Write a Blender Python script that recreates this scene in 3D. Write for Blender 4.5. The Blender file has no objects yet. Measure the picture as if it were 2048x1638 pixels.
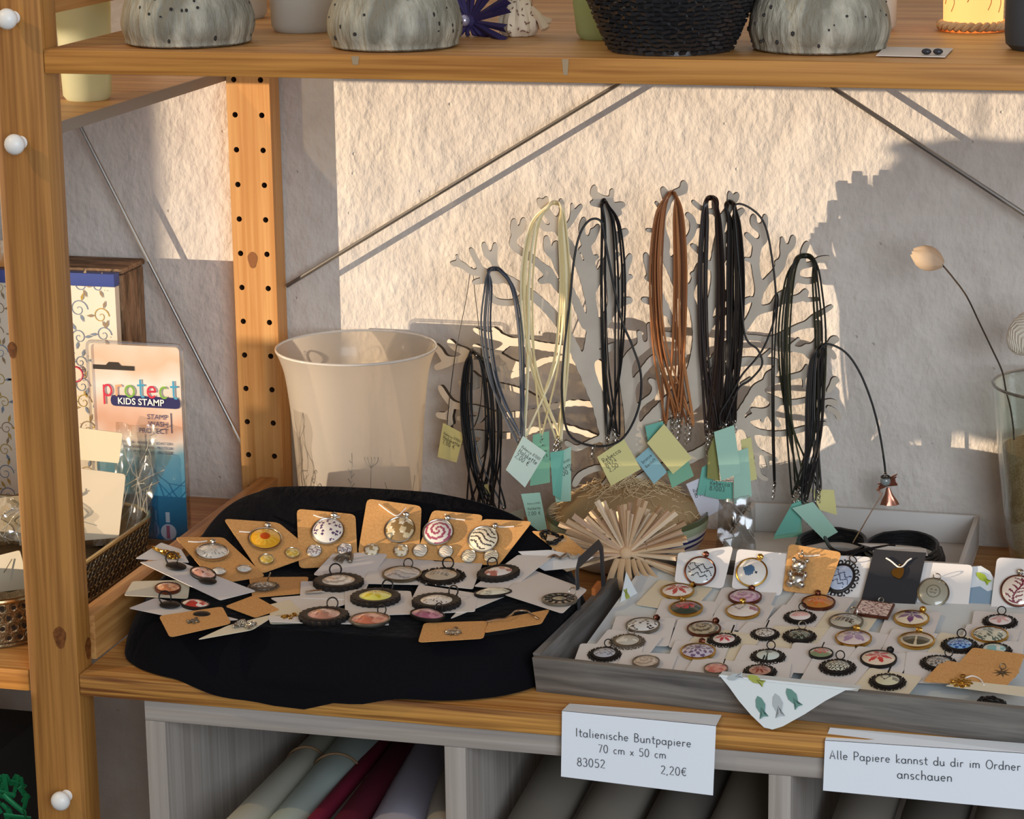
import bpy, bmesh, math, random
import numpy as np
from mathutils import Vector, Matrix
random.seed(7)
C = bpy.context.scene.collection
SC = bpy.context.scene

# ------------------------------------------------ camera, sky, sun, windows, exposure
CAM = np.array([.8286, -1.7418, .6764]); YAW, PITCH, ROLL, FPX = .2678, .2429, -.0143, 5189.2
FW = np.array([-math.sin(YAW)*math.cos(PITCH), math.cos(YAW)*math.cos(PITCH), -math.sin(PITCH)])
_r = np.array([math.cos(YAW), math.sin(YAW), 0.]); _u = np.cross(_r, FW)
RT = math.cos(ROLL)*_r+math.sin(ROLL)*_u; UP = -math.sin(ROLL)*_r+math.cos(ROLL)*_u
cd = bpy.data.cameras.new('camera'); cam = bpy.data.objects.new('camera', cd); C.objects.link(cam)
cd.sensor_width = 36; cd.lens = FPX/2048*36; cd.clip_start = .05
cam.matrix_world = Matrix([[RT[0], UP[0], -FW[0], CAM[0]], [RT[1], UP[1], -FW[1], CAM[1]], [RT[2], UP[2], -FW[2], CAM[2]], [0, 0, 0, 1]])
SC.camera = cam
w = bpy.data.worlds.new('world'); SC.world = w; w.use_nodes = True
w.node_tree.nodes['Background'].inputs[0].default_value = (1.0, .95, .93, 1)
w.node_tree.nodes['Background'].inputs[1].default_value = .39
KS = 1.75; WALL = .494          # the sun runs KS sideways per unit of depth; wall plane
SUN_DIR = Vector((KS, 1, -.004))
def light(name, kind, loc, target, energy, color, **k):
    l = bpy.data.lights.new(name, kind); l.energy = energy; l.color = color
    for a, b in k.items(): setattr(l, a, b)
    o = bpy.data.objects.new(name, l); C.objects.link(o); o.location = loc
    o.rotation_euler = (Vector(target)-Vector(loc)).to_track_quat('-Z', 'Y').to_euler(); return o
light('sun', 'SUN', (-2, -2, 1), Vector((-2, -2, 1))+SUN_DIR, 5.7, (1, .79, .57), angle=.003)
light('shop_window_daylight', 'AREA', (1.9, -2.6, .9), (.45, 0, .0), 60, (.78, .88, 1), shape='RECTANGLE', size=1.6, size_y=1.3)
light('ceiling_spot_warm', 'SPOT', (-.75, -.62, 1.25), (.1, .05, .2), 17, (1, .72, .36), spot_size=1.7, spot_blend=.6, shadow_soft_size=.012)
SC.view_settings.view_transform = 'Standard'; SC.view_settings.look = 'None'
SC.view_settings.gamma = 1; SC.view_settings.use_curve_mapping = False; SC.view_settings.exposure = 0.0
SC.cycles.max_bounces = 8; SC.cycles.transparent_max_bounces = 16; SC.cycles.use_denoising = True
SC.cycles.caustics_reflective = False; SC.cycles.caustics_refractive = False

# ------------------------------------------------ measuring: a pixel of the 2048x1638 photograph to a point in the room
def ray(px, py): return FW+RT*((px-1024)/FPX)-UP*((py-819)/FPX)
def at(px, py, X=None, Y=None, Z=None):
    d = ray(px, py); i, v = (0, X) if X is not None else (1, Y) if Y is not None else (2, Z)
    return Vector(CAM+d*((v-CAM[i])/d[i]))
def on_plane(px, py, p, n):
    d = Vector(ray(px, py)); c = Vector(CAM); return c+d*((Vector(p)-c).dot(n)/d.dot(n))
def on_surf(px, py, h):
    d = ray(px, py); a, b = 1.2, 2.9
    f = lambda s: (CAM+d*s)[2]-h((CAM+d*s)[0], (CAM+d*s)[1])
    s = a
    while f(s) > 0 and s < b: s += .004
    lo, hi = s-.004, s
    for _ in range(24):
        m = (lo+hi)/2
        if f(m) > 0: lo = m
        else: hi = m
    return Vector(CAM+d*hi)
def mpp(p): return (Vector(p)-Vector(CAM)).dot(Vector(FW))/FPX      # metres per photo pixel at p

# ------------------------------------------------ materials
M = {}
def nmat(name):
    m = bpy.data.materials.new(name); m.use_nodes = True
    return m, m.node_tree.nodes, m.node_tree.links, m.node_tree.nodes['Principled BSDF']
def mat(name, col, rough=.55, metal=0, coat=0, bump=None, trans=0, alpha=1, noise=None, ior=1.45, emit=None, spec=None, sheen=0):
    """plain principled; noise=(scale, other colour, stretch) mottles it, bump=(scale, strength, distance)"""
    if name in M: return M[name]
    m, n, l, b = nmat(name)
    b.inputs['Base Color'].default_value = (*col, 1); b.inputs['Roughness'].default_value = rough
    b.inputs['Metallic'].default_value = metal; b.inputs['Coat Weight'].default_value = coat
    b.inputs['Transmission Weight'].default_value = trans; b.inputs['Alpha'].default_value = alpha; b.inputs['IOR'].default_value = ior
    if spec is not None: b.inputs['Specular IOR Level'].default_value = spec
    if sheen: b.inputs['Sheen Weight'].default_value = sheen; b.inputs['Sheen Roughness'].default_value = .35
    if emit: b.inputs['Emission Color'].default_value = (*emit[0], 1); b.inputs['Emission Strength'].default_value = emit[1]
    tc = n.new('ShaderNodeTexCoord')
    def nz(scale, st=(1, 1, 1), det=4):
        mp = n.new('ShaderNodeMapping'); mp.inputs['Scale'].default_value = st; l.new(tc.outputs['Object'], mp.inputs[0])
        t = n.new('ShaderNodeTexNoise'); t.inputs['Scale'].default_value = scale; t.inputs['Detail'].default_value = det; l.new(mp.outputs[0], t.inputs['Vector']); return t
    if noise:
        t = nz(noise[0], noise[2] if len(noise) > 2 else (1, 1, 1)); r = n.new('ShaderNodeValToRGB')
        r.color_ramp.elements[0].position = .38; r.color_ramp.elements[1].position = .62
        r.color_ramp.elements[0].color = (*col, 1); r.color_ramp.elements[1].color = (*noise[1], 1)
        l.new(t.outputs[0], r.inputs[0]); l.new(r.outputs[0], b.inputs['Base Color'])
    if bump:
        t = nz(bump[0], bump[3] if len(bump) > 3 else (1, 1, 1)); p = n.new('ShaderNodeBump'); p.inputs['Strength'].default_value = bump[1]; p.inputs['Distance'].default_value = bump[2]
        l.new(t.outputs[0], p.inputs['Height']); l.new(p.outputs[0], b.inputs['Normal'])
    M[name] = m; return m
def wood(name, c0, c1, axis, scale=1., rough=.5, knot=True, coat=.15):
    """planed softwood: growth rings stretched along axis"""
    if name in M: return M[name]
    m, n, l, b = nmat(name)
    tc = n.new('ShaderNodeTexCoord'); mp = n.new('ShaderNodeMapping')
    st = [230*scale]*3; st[axis] = 5*scale; mp.inputs['Scale'].default_value = st; l.new(tc.outputs['Object'], mp.inputs[0])
    t = n.new('ShaderNodeTexNoise'); t.inputs['Scale'].default_value = 1; t.inputs['Detail'].default_value = 3; t.inputs['Distortion'].default_value = .4; l.new(mp.outputs[0], t.inputs['Vector'])
    mp2 = n.new('ShaderNodeMapping'); s2 = [45*scale]*3; s2[axis] = 2.2*scale; mp2.inputs['Scale'].default_value = s2; l.new(tc.outputs['Object'], mp2.inputs[0])
    t2 = n.new('ShaderNodeTexNoise'); t2.inputs['Detail'].default_value = 2; t2.inputs['Scale'].default_value = 1; l.new(mp2.outputs[0], t2.inputs['Vector'])
    mx = n.new('ShaderNodeMath'); mx.operation = 'MULTIPLY_ADD'; mx.inputs[1].default_value = .55; l.new(t.outputs[0], mx.inputs[0])
    m2 = n.new('ShaderNodeMath'); m2.operation = 'MULTIPLY'; m2.inputs[1].default_value = .45; l.new(t2.outputs[0], m2.inputs[0]); l.new(m2.outputs[0], mx.inputs[2])
    r = n.new('ShaderNodeValToRGB'); r.color_ramp.elements[0].position = .38; r.color_ramp.elements[1].position = .6
    r.color_ramp.elements[0].color = (*c1, 1); r.color_ramp.elements[1].color = (*c0, 1); l.new(mx.outputs[0], r.inputs[0])
    l.new(r.outputs[0], b.inputs['Base Color']); b.inputs['Roughness'].default_value = rough; b.inputs['Coat Weight'].default_value = coat; b.inputs['Coat Roughness'].default_value = .35
    p = n.new('ShaderNodeBump'); p.inputs['Strength'].default_value = .25; p.inputs['Distance'].default_value = .0006; l.new(t.outputs[0], p.inputs['Height']); l.new(p.outputs[0], b.inputs['Normal'])
    M[name] = m; return m
def translucent(name, col, t=.5, rough=.35, coat=.3, bump=None):
    if name in M: return M[name]
    m, n, l, b = nmat(name); b.inputs['Base Color'].default_value = (*col, 1); b.inputs['Roughness'].default_value = rough; b.inputs['Coat Weight'].default_value = coat
    tr = n.new('ShaderNodeBsdfTranslucent'); tr.inputs[0].default_value = (*col, 1); mx = n.new('ShaderNodeMixShader'); mx.inputs[0].default_value = t
    l.new(b.outputs[0], mx.inputs[1]); l.new(tr.outputs[0], mx.inputs[2]); l.new(mx.outputs[0], n['Material Output'].inputs[0]); M[name] = m; return m
def frosted(name, col, clearness=.35, rough=.3):
    if name in M: return M[name]
    m, n, l, b = nmat(name); b.inputs['Base Color'].default_value = (*col, 1); b.inputs['Roughness'].default_value = rough; b.inputs['Coat Weight'].default_value = .5
    tr = n.new('ShaderNodeBsdfTranslucent'); tr.inputs[0].default_value = (*col, 1); tp = n.new('ShaderNodeBsdfTransparent'); tp.inputs[0].default_value = (*col, 1)
    m1 = n.new('ShaderNodeMixShader'); m1.inputs[0].default_value = .5; m2 = n.new('ShaderNodeMixShader'); m2.inputs[0].default_value = clearness
    l.new(b.outputs[0], m1.inputs[1]); l.new(tr.outputs[0], m1.inputs[2]); l.new(m1.outputs[0], m2.inputs[1]); l.new(tp.outputs[0], m2.inputs[2]); l.new(m2.outputs[0], n['Material Output'].inputs[0]); M[name] = m; return m
def clear(name, col, gloss=.12, rough=.06, tint=1.):
    """thin clear sheet or glass wall: see-through with real reflections"""
    if name in M: return M[name]
    m, n, l, b = nmat(name); tr = n.new('ShaderNodeBsdfTransparent'); tr.inputs[0].default_value = (*[c*tint for c in col], 1)
    g = n.new('ShaderNodeBsdfGlossy'); g.inputs['Roughness'].default_value = rough; g.inputs[0].default_value = (1, 1, 1, 1)
    lw = n.new('ShaderNodeLayerWeight'); lw.inputs[0].default_value = .5; pw = n.new('ShaderNodeMath'); pw.operation = 'POWER'; pw.inputs[1].default_value = 5; l.new(lw.outputs['Facing'], pw.inputs[0]); ad = n.new('ShaderNodeMath'); ad.operation = 'ADD'; ad.inputs[1].default_value = gloss; ad.use_clamp = True
    l.new(pw.outputs[0], ad.inputs[0]); mx = n.new('ShaderNodeMixShader'); l.new(ad.outputs[0], mx.inputs[0]); l.new(tr.outputs[0], mx.inputs[1]); l.new(g.outputs[0], mx.inputs[2])
    l.new(mx.outputs[0], n['Material Output'].inputs[0]); M[name] = m; return m
def hx(h):
    f = lambda v: v/12.92 if v <= .04045 else ((v+.055)/1.055)**2.4
    return tuple(f(int(h[i:i+2], 16)/255) for i in (0, 2, 4))
def pl(h, **k):                                  # plain paint of an sRGB colour, cached by its hex
    return mat('paint_'+h+''.join('_%s%s' % (a, v) for a, v in sorted(k.items()) if not isinstance(v, tuple)), hx(h), **k)

# ------------------------------------------------ mesh builder
OFF = {}
class MB:
    def __init__(s): s.v = []; s.f = []; s.m = []; s.cm = 0
    def add(s, vs, fs, mi=None):
        k = len(s.v); s.v += [tuple(v) for v in vs]; s.f += [tuple(i+k for i in f) for f in fs]; s.m += [s.cm if mi is None else mi]*len(fs); return s
    def hexa(s, p, mi=None): return s.add(p, [(3, 2, 1, 0), (4, 5, 6, 7), (0, 1, 5, 4), (1, 2, 6, 5), (2, 3, 7, 6), (3, 0, 4, 7)], mi)
    def box(s, a, b, mi=None, bev=0):
        x0, y0, z0 = a; x1, y1, z1 = b
        if not bev: return s.hexa([(x0, y0, z0), (x1, y0, z0), (x1, y1, z0), (x0, y1, z0), (x0, y0, z1), (x1, y0, z1), (x1, y1, z1), (x0, y1, z1)], mi)
        bm = bmesh.new(); bmesh.ops.create_cube(bm, size=1)
        for v in bm.verts: v.co = Vector(((x0+x1)/2+v.co.x*(x1-x0), (y0+y1)/2+v.co.y*(y1-y0), (z0+z1)/2+v.co.z*(z1-z0)))
        bmesh.ops.bevel(bm, geom=bm.edges[:], offset=bev, segments=2, affect='EDGES', profile=.6)
        bm.verts.index_update(); s.add([v.co for v in bm.verts], [[v.index for v in f.verts] for f in bm.faces], mi); bm.free(); return s
    def tube(s, pts, r, seg=6, mi=None, closed=False, cap=True, flat=None):
        pts = [Vector(p) for p in pts]; n = len(pts); rs = r if isinstance(r, (list, tuple)) else [r]*n
        k = len(s.v); up = None; vs = []
        for i, p in enumerate(pts):
            t = (pts[(i+1) % n]-pts[i-1]) if closed else (pts[min(i+1, n-1)]-pts[max(i-1, 0)])
            if t.length < 1e-9: t = Vector((0, 0, 1))
            t.normalize()
            if up is None:
                up = Vector((0, 0, 1)) if abs(t.z) < .9 else Vector((1, 0, 0))
                if flat: up = Vector(flat)
            a = up-t*up.dot(t)
            if a.length < 1e-6: a = t.orthogonal()
            a.normalize(); up = a; b = t.cross(a)
            for j in range(seg):
                q = 2*math.pi*j/seg; fa = .25 if flat else 1
                vs.append(p+a*math.cos(q)*rs[i]*fa+b*math.sin(q)*rs[i])
        fs = []
        for i in range(n if closed else n-1):
            i2 = (i+1) % n
            for j in range(seg): fs.append((i*seg+j, i*seg+(j+1) % seg, i2*seg+(j+1) % seg, i2*seg+j))
        if cap and not closed: fs += [tuple(range(seg-1, -1, -1)), tuple((n-1)*seg+j for j in range(seg))]
        return s.add(vs, fs, mi)
    def lathe(s, prof, c=(0, 0, 0), seg=48, mi=None, ax=None, wob=None):
        """prof = [(r, z)]; ax = frame (x, y, z axes) or upright"""
        c = Vector(c); X, Y, Z = ax or (Vector((1, 0, 0)), Vector((0, 1, 0)), Vector((0, 0, 1))); vs = []; n = len(prof)
        for i, (r, z) in enumerate(prof):
            for j in range(seg):
                q = 2*math.pi*j/seg; rr = r*(wob(q, i) if wob else 1); vs.append(c+X*rr*math.cos(q)+Y*rr*math.sin(q)+Z*z)
        fs = [(i*seg+j, i*seg+(j+1) % seg, (i+1)*seg+(j+1) % seg, (i+1)*seg+j) for i in range(n-1) for j in range(seg)]
        if prof[0][0] > 1e-6 and prof[0][0] < .2*max(p[0] for p in prof): fs.append(tuple(range(seg-1, -1, -1)))
        return s.add(vs, fs, mi)
    def ball(s, c, r, seg=10, mi=None, sc=(1, 1, 1), ax=None):
        c = Vector(c); X, Y, Z = ax or (Vector((1, 0, 0)), Vector((0, 1, 0)), Vector((0, 0, 1))); vs = []; h = seg//2
        for i in range(1, h):
            a = math.pi*i/h
            for j in range(seg):
                q = 2*math.pi*j/seg; vs.append(c+X*r*sc[0]*math.sin(a)*math.cos(q)+Y*r*sc[1]*math.sin(a)*math.sin(q)-Z*r*sc[2]*math.cos(a))
        vs += [c-Z*r*sc[2], c+Z*r*sc[2]]; k = (h-1)*seg; fs = []
        for i in range(h-2):
            for j in range(seg): fs.append((i*seg+j, i*seg+(j+1) % seg, (i+1)*seg+(j+1) % seg, (i+1)*seg+j))
        for j in range(seg): fs.append((k, (j+1) % seg, j)); fs.append((k+1, (h-2)*seg+j, (h-2)*seg+(j+1) % seg))
        return s.add(vs, fs, mi)
    def ring(s, c, R, r, ax, seg=16, sub=6, mi=None, sy=1):
        X, Y = ax; c = Vector(c); return s.tube([c+X*R*math.cos(2*math.pi*i/seg)+Y*R*sy*math.sin(2*math.pi*i/seg) for i in range(seg)], r, sub, mi, closed=True)
    def slab(s, poly, n, t, mi=None, edge=None):
        """flat outline (3-D points in order) given thickness t along n"""
        n = Vector(n); k = len(poly); a = [Vector(p) for p in poly]; b = [p+n*t for p in a]
        s.add(a+b, [tuple(range(k-1, -1, -1)), tuple(range(k, 2*k))], mi)
        s.add(a+b, [(i, (i+1) % k, k+(i+1) % k, k+i) for i in range(k)], edge if edge is not None else mi); return s
    def build(s, name, mats, parent=None, smooth=40, loc=None):
        me = bpy.data.meshes.new(name); mats = mats if isinstance(mats, (list, tuple)) else [mats]
        if parent is not None: off = OFF[parent.name]
        elif loc is not None: off = Vector(loc)
        else:
            a = np.array(s.v); off = Vector(((a[:, 0].min()+a[:, 0].max())/2, (a[:, 1].min()+a[:, 1].max())/2, a[:, 2].min()))
        me.from_pydata([(v[0]-off.x, v[1]-off.y, v[2]-off.z) for v in s.v], [], s.f)
        for m in mats: me.materials.append(m)
        me.polygons.foreach_set('material_index', s.m)
        if smooth: me.polygons.foreach_set('use_smooth', [True]*len(s.f)); me.update(); me.set_sharp_from_angle(angle=math.radians(smooth))
        o = bpy.data.objects.new(name, me); C.objects.link(o)
        if parent is not None: o.parent = parent
        else: o.location = off
        OFF[o.name] = off.copy(); return o
def tag(o, label=None, cat=None, group=None, kind=None):
    if label: o['label'] = label
    if cat: o['category'] = cat
    if group: o['group'] = group
    if kind: o['kind'] = kind
    return o
def thing(name, label, cat, loc, group=None):
    o = bpy.data.objects.new(name, None); C.objects.link(o); o.location = loc; o.empty_display_size = .01; OFF[o.name] = Vector(loc); return tag(o, label, cat, group)
def frame(n, up=(0, 0, 1)):
    n = Vector(n).normalized(); u = Vector(up)-n*n.dot(Vector(up))
    if u.length < 1e-4: u = n.orthogonal()
    u.normalize(); return u.cross(n), u, n          # right, up, normal as seen from the +n side
def cat_rom(p, k=8, closed=False):
    p = [Vector(q) for q in p]; n = len(p); out = []
    for i in range(n if closed else n-1):
        a, b, c, d = (p[(i-1) % n], p[i], p[(i+1) % n], p[(i+2) % n]) if closed else (p[max(i-1, 0)], p[i], p[i+1], p[min(i+2, n-1)])
        for j in range(k):
            t = j/k; out.append(.5*((2*b)+(c-a)*t+(2*a-5*b+4*c-d)*t*t+(3*b-a-3*c+d)*t**3))
    if not closed: out.append(p[-1])
    return out

# ------------------------------------------------ rounded hand lettering drawn as pen strokes (units: x-height .5, capitals 1)
def _a(cx, cy, rx, ry, a0, a1, n=9): return [(cx+rx*math.cos(math.radians(a0+(a1-a0)*i/n)), cy+ry*math.sin(math.radians(a0+(a1-a0)*i/n))) for i in range(n+1)]
_bowl = _a(.24, .26, .22, .26, 60, 420, 14)
G = {' ': (.4, []), 'I': (.24, [[(.1, 0), (.1, .98)]]), 't': (.4, [[(.18, .85), (.18, .12), (.24, .02), (.36, .03)], [(.02, .56), (.38, .58)]]),
 'a': (.56, [_bowl, [(.46, .52), (.46, .1), (.54, .0)]]), 'l': (.24, [[(.1, 1), (.1, .1), (.18, 0)]]), 'i': (.22, [[(.1, .52), (.1, 0)], [(.1, .72), (.1, .75)]]),
 'e': (.52, [[(.04, .28), (.44, .3)]+_a(.24, .27, .2, .26, 10, 320, 12)]), 'n': (.52, [[(.06, .53), (.06, 0)], [(.06, .32)]+_a(.25, .33, .18, .2, 160, 0)+[(.43, 0)]]),
 's': (.42, [_a(.21, .39, .15, .13, 40, 250, 8)+_a(.2, .13, .16, .13, 80, -140, 8)]), 'c': (.46, [_a(.25, .27, .2, .26, 50, 310, 10)]), 'h': (.52, [[(.06, 1), (.06, 0)], [(.06, .32)]+_a(.25, .33, .18, .2, 160, 0)+[(.43, 0)]]),
 'B': (.6, [[(.08, 0), (.08, .97)], [(.08, .97)]+_a(.22, .74, .24, .23, 90, -90)+[(.08, .51)], [(.08, .5)]+_a(.24, .25, .28, .25, 90, -90)+[(.08, 0)]]),
 'u': (.54, [[(.06, .52), (.06, .2)]+_a(.24, .19, .18, .19, 180, 360)+[(.43, .52)], [(.43, .3), (.44, .08), (.5, 0)]]), 'p': (.54, [[(.08, .52), (.08, -.42)], _a(.26, .26, .2, .26, 150, -170, 14)]),
 'r': (.4, [[(.08, .53), (.08, 0)], [(.08, .33)]+_a(.24, .34, .15, .18, 150, 40, 6)]), 'm': (.82, [[(.06, .53), (.06, 0)], [(.06, .32)]+_a(.22, .35, .15, .18, 160, 0)+[(.37, 0)], [(.37, .32)]+_a(.54, .35, .17, .18, 160, 0)+[(.72, 0)]]),
 'x': (.46, [[(.04, .5), (.4, 0)], [(.4, .5), (.04, 0)]]), 'k': (.48, [[(.07, 1), (.07, 0)], [(.4, .52), (.08, .22), (.42, 0)]]), 'd': (.56, [_bowl, [(.46, 1), (.46, .1), (.52, 0)]]),
 'A': (.66, [[(.02, 0), (.3, .98), (.58, 0)], [(.12, .34), (.5, .34)]]), 'P': (.58, [[(.08, 0), (.08, .97)], [(.08, .97)]+_a(.26, .7, .26, .27, 90, -90)+[(.08, .43)]]), 'O': (.74, [_a(.36, .49, .33, .49, 80, 440, 18)]),
 'R': (.6, [[(.08, 0), (.08, .97)], [(.08, .97)]+_a(.26, .72, .24, .25, 90, -90)+[(.08, .47)], [(.24, .47), (.52, 0)]]), 'b': (.54, [[(.08, 1), (.08, 0)], _a(.26, .26, .2, .26, 150, -170, 14)]),
 'H': (.62, [[(.08, 0), (.08, 1)], [(.52, 0), (.52, 1)], [(.08, .5), (.52, .5)]]), 'o': (.54, [_a(.26, .26, .22, .26, 80, 440, 14)]),
 '0': (.6, [_a(.28, .49, .23, .49, 80, 440, 16)]), '1': (.4, [[(.06, .78), (.22, .98), (.22, 0)]]), '2': (.56, [_a(.26, .74, .2, .24, 160, -30, 8)+[(.06, .02), (.5, .02)]]), '3': (.54, [_a(.24, .74, .2, .24, 150, -80, 8)+_a(.24, .26, .24, .26, 80, -150, 9)]),
 '4': (.58, [[(.38, 0), (.38, .98), (.04, .3), (.52, .3)]]), '5': (.56, [[(.46, .97), (.12, .97), (.1, .56)]+_a(.25, .3, .24, .3, 110, -140, 10)]), '7': (.52, [[(.04, .96), (.46, .96), (.18, 0)]]), '8': (.56, [_a(.26, .74, .18, .23, 90, 450, 12), _a(.26, .26, .23, .26, 90, 450, 12)]), '9': (.54, [_a(.25, .72, .2, .25, 30, 390, 12), [(.45, .74), (.4, 0)]]),
 'z': (.46, [[(.04, .5), (.4, .5), (.04, .02), (.42, .02)]]), ',': (.22, [[(.1, .04), (.04, -.16)]]), u'\u20ac': (.62, [_a(.36, .5, .26, .47, 50, 310, 12), [(.0, .6), (.46, .6)], [(.0, .42), (.42, .42)]]), '.': (.2, [[(.08, 0), (.08, .03)]])}
def letters(mb, txt, o, X, Yv, N, size, pen=.055, track=.1, mi=0, center=False):
    o = Vector(o); wd = sum(G[c][0]+track for c in txt); x = -wd/2 if center else 0
    for c in txt:
        for st in G[c][1]: mb.tube([o+X*(x+p[0])*size+Yv*p[1]*size+N*.0003 for p in st], pen*size, 5, mi, flat=N)
        x += G[c][0]+track
    return x*size
def sans(txt, o, X, Yv, size, parent, material, name='lettering', align='LEFT', bold=.0, shear=0):
    """upright print lettering from the built-in outline, laid flat on a surface"""
    cu = bpy.data.curves.new('t', 'FONT'); cu.body = txt; cu.size = 1; cu.align_x = align; cu.offset = bold; cu.shear = shear; cu.resolution_u = 3
    ob = bpy.data.objects.new('t', cu); C.objects.link(ob); me = ob.to_mesh(); mb = MB(); N = X.cross(Yv).normalized(); o = Vector(o)
    mb.add([o+X*v.co.x*size+Yv*v.co.y*size+N*.0003 for v in me.vertices], [tuple(p.vertices) for p in me.polygons])
    ob.to_mesh_clear(); bpy.data.objects.remove(ob); bpy.data.curves.remove(cu)
    return mb.build(name, material, parent, smooth=0)
# ------------------------------------------------ the room: plaster wall, added sun-blocking panel
def plaster():
    m, n, l, b = nmat('rough_lime_plaster'); b.inputs['Roughness'].default_value = .9; b.inputs['Specular IOR Level'].default_value = .1
    tc = n.new('ShaderNodeTexCoord')
    def nz(scale, det, st=(1, 1, 1)):
        mp = n.new('ShaderNodeMapping'); mp.inputs['Scale'].default_value = st; l.new(tc.outputs['Object'], mp.inputs[0])
        t = n.new('ShaderNodeTexNoise'); t.inputs['Scale'].default_value = scale; t.inputs['Detail'].default_value = det; t.inputs['Roughness'].default_value = .55; l.new(mp.outputs[0], t.inputs['Vector']); return t
    a = nz(26, 3); c = nz(120, 4, (1.3, 1, .8)); e = nz(9, 2)
    mix = n.new('ShaderNodeMath'); mix.operation = 'MULTIPLY_ADD'; mix.inputs[1].default_value = .38; l.new(c.outputs[0], mix.inputs[0]); l.new(a.outputs[0], mix.inputs[2])
    m3 = n.new('ShaderNodeMath'); m3.operation = 'ADD'; l.new(mix.outputs[0], m3.inputs[0]); l.new(e.outputs[0], m3.inputs[1])
    v = n.new('ShaderNodeTexVoronoi'); v.inputs['Scale'].default_value = 55; v.inputs['Randomness'].default_value = 1; l.new(tc.outputs['Object'], v.inputs['Vector'])
    pit = n.new('ShaderNodeMapRange'); pit.inputs[1].default_value = .0; pit.inputs[2].default_value = .09; pit.inputs[3].default_value = -.35; pit.inputs[4].default_value = 0; l.new(v.outputs['Distance'], pit.inputs[0])
    sel = nz(13, 1); gt = n.new('ShaderNodeMath'); gt.operation = 'GREATER_THAN'; gt.inputs[1].default_value = .52; l.new(sel.outputs[0], gt.inputs[0])
    pm = n.new('ShaderNodeMath'); pm.operation = 'MULTIPLY'; l.new(pit.outputs[0], pm.inputs[0]); l.new(gt.outputs[0], pm.inputs[1])
    m4 = n.new('ShaderNodeMath'); m4.operation = 'ADD'; l.new(m3.outputs[0], m4.inputs[0]); l.new(pm.outputs[0], m4.inputs[1])
    p = n.new('ShaderNodeBump'); p.inputs['Strength'].default_value = .62; p.inputs['Distance'].default_value = .0085; l.new(m4.outputs[0], p.inputs['Height']); l.new(p.outputs[0], b.inputs['Normal'])
    r = n.new('ShaderNodeValToRGB'); r.color_ramp.elements[0].position = .3; r.color_ramp.elements[1].position = .7
    r.color_ramp.elements[0].color = (.60, .55, .49, 1); r.color_ramp.elements[1].color = (.70, .65, .585, 1); l.new(a.outputs[0], r.inputs[0]); l.new(r.outputs[0], b.inputs['Base Color'])
    return m
PL = plaster()
tag(MB().box((-2.6, WALL, -1.0), (2.6, .65, 1.9)).build('wall_back', PL, smooth=0), kind='structure')
tag(MB().box((-3.2, -4, -1.02), (3.2, .65, -1.0)).build('floor', mat('dark_floorboards', hx('4a3c30'), noise=(8, hx('3a2e25'))), smooth=0), kind='structure')
# unseen panel added to block the sun; openings shaped to the lit patches
def blocker_panel(y, x0, x1, z0, z1, holes):
    xs = sorted({x0, x1, *[h[i] for h in holes for i in (0, 1)]}); zs = sorted({z0, z1, *[h[i] for h in holes for i in (2, 3)]}); mb = MB()
    for i in range(len(xs)-1):
        for j in range(len(zs)-1):
            cx, cz = (xs[i]+xs[i+1])/2, (zs[j]+zs[j+1])/2
            if not any(h[0] < cx < h[1] and h[2] < cz < h[3] for h in holes): mb.box((xs[i], y-.006, zs[j]), (xs[i+1], y, zs[j+1]))
    return mb
WY = -1.6
def uv(u0, u1, v0, v1): return (u0+KS*WY, u1+KS*WY, v0-.004*WY, v1-.004*WY)
tag(blocker_panel(WY, -4.3, -1.75, -.5, 1.5, [uv(-.815, -.043, -.02, .47), uv(-.856, -.815, .165, .47), uv(-.996, -.856, -.02, .47), uv(-.852, -.835, .10, .16), uv(.02, .24, .05, .10)]).build('sun_blocker_panel', mat('blocker_panel_matt', (.62, .58, .53), rough=.9), smooth=0), kind='structure')
# ------------------------------------------------ shelving
WF = wood('pine_front', hx('bf853c'), hx('905818'), 0, scale=1.2); WTOP = wood('pine_shelf_top', hx('cc9a58'), hx('a06830'), 0)
WP = wood('pine_post', hx('b17c3c'), hx('8a5a24'), 2, scale=1.5); WR = wood('pine_rear_post', hx('d9a463'), hx('c08443'), 2); WY_ = wood('pine_rail', hx('c99556'), hx('a06b35'), 1)
WL = wood('pine_lower_edge', hx('cc9448'), hx('6e3f18'), 0, scale=1.5)
fr = thing('shelf_side_frame', 'pine ladder frame with holed rear post between the two shelf bays', 'shelf frame', (-.02, .25, -.99))
def knot(mb, c, n, r, mi=1):
    X, Y, N = frame(n); mb.add([Vector(c)+N*.0003]+[Vector(c)+N*.0003+X*r*(.75+.12*math.sin(3*q))*math.cos(q)+Y*r*1.3*math.sin(q) for q in [2*math.pi*i/14 for i in range(14)]], [(0, i+1, (i+1) % 14+1) for i in range(14)], mi)
mb = MB().box((-.0415, 0, -.99), (0, .026, .9), bev=.0012)
kp = at(120, 1275, Y=0); knot(mb, kp, (0, -1, 0), .007); kp = at(172, 1300, X=0); knot(mb, (0, .02, kp.z), (1, 0, 0), .007); kp = at(25, 700, Y=0); knot(mb, kp, (0, -1, 0), .005)
mb.build('front_post', [WP, mat('pine_knot', hx('5e3414'), rough=.5, noise=(300, hx('7c4a20')))], fr)
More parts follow.
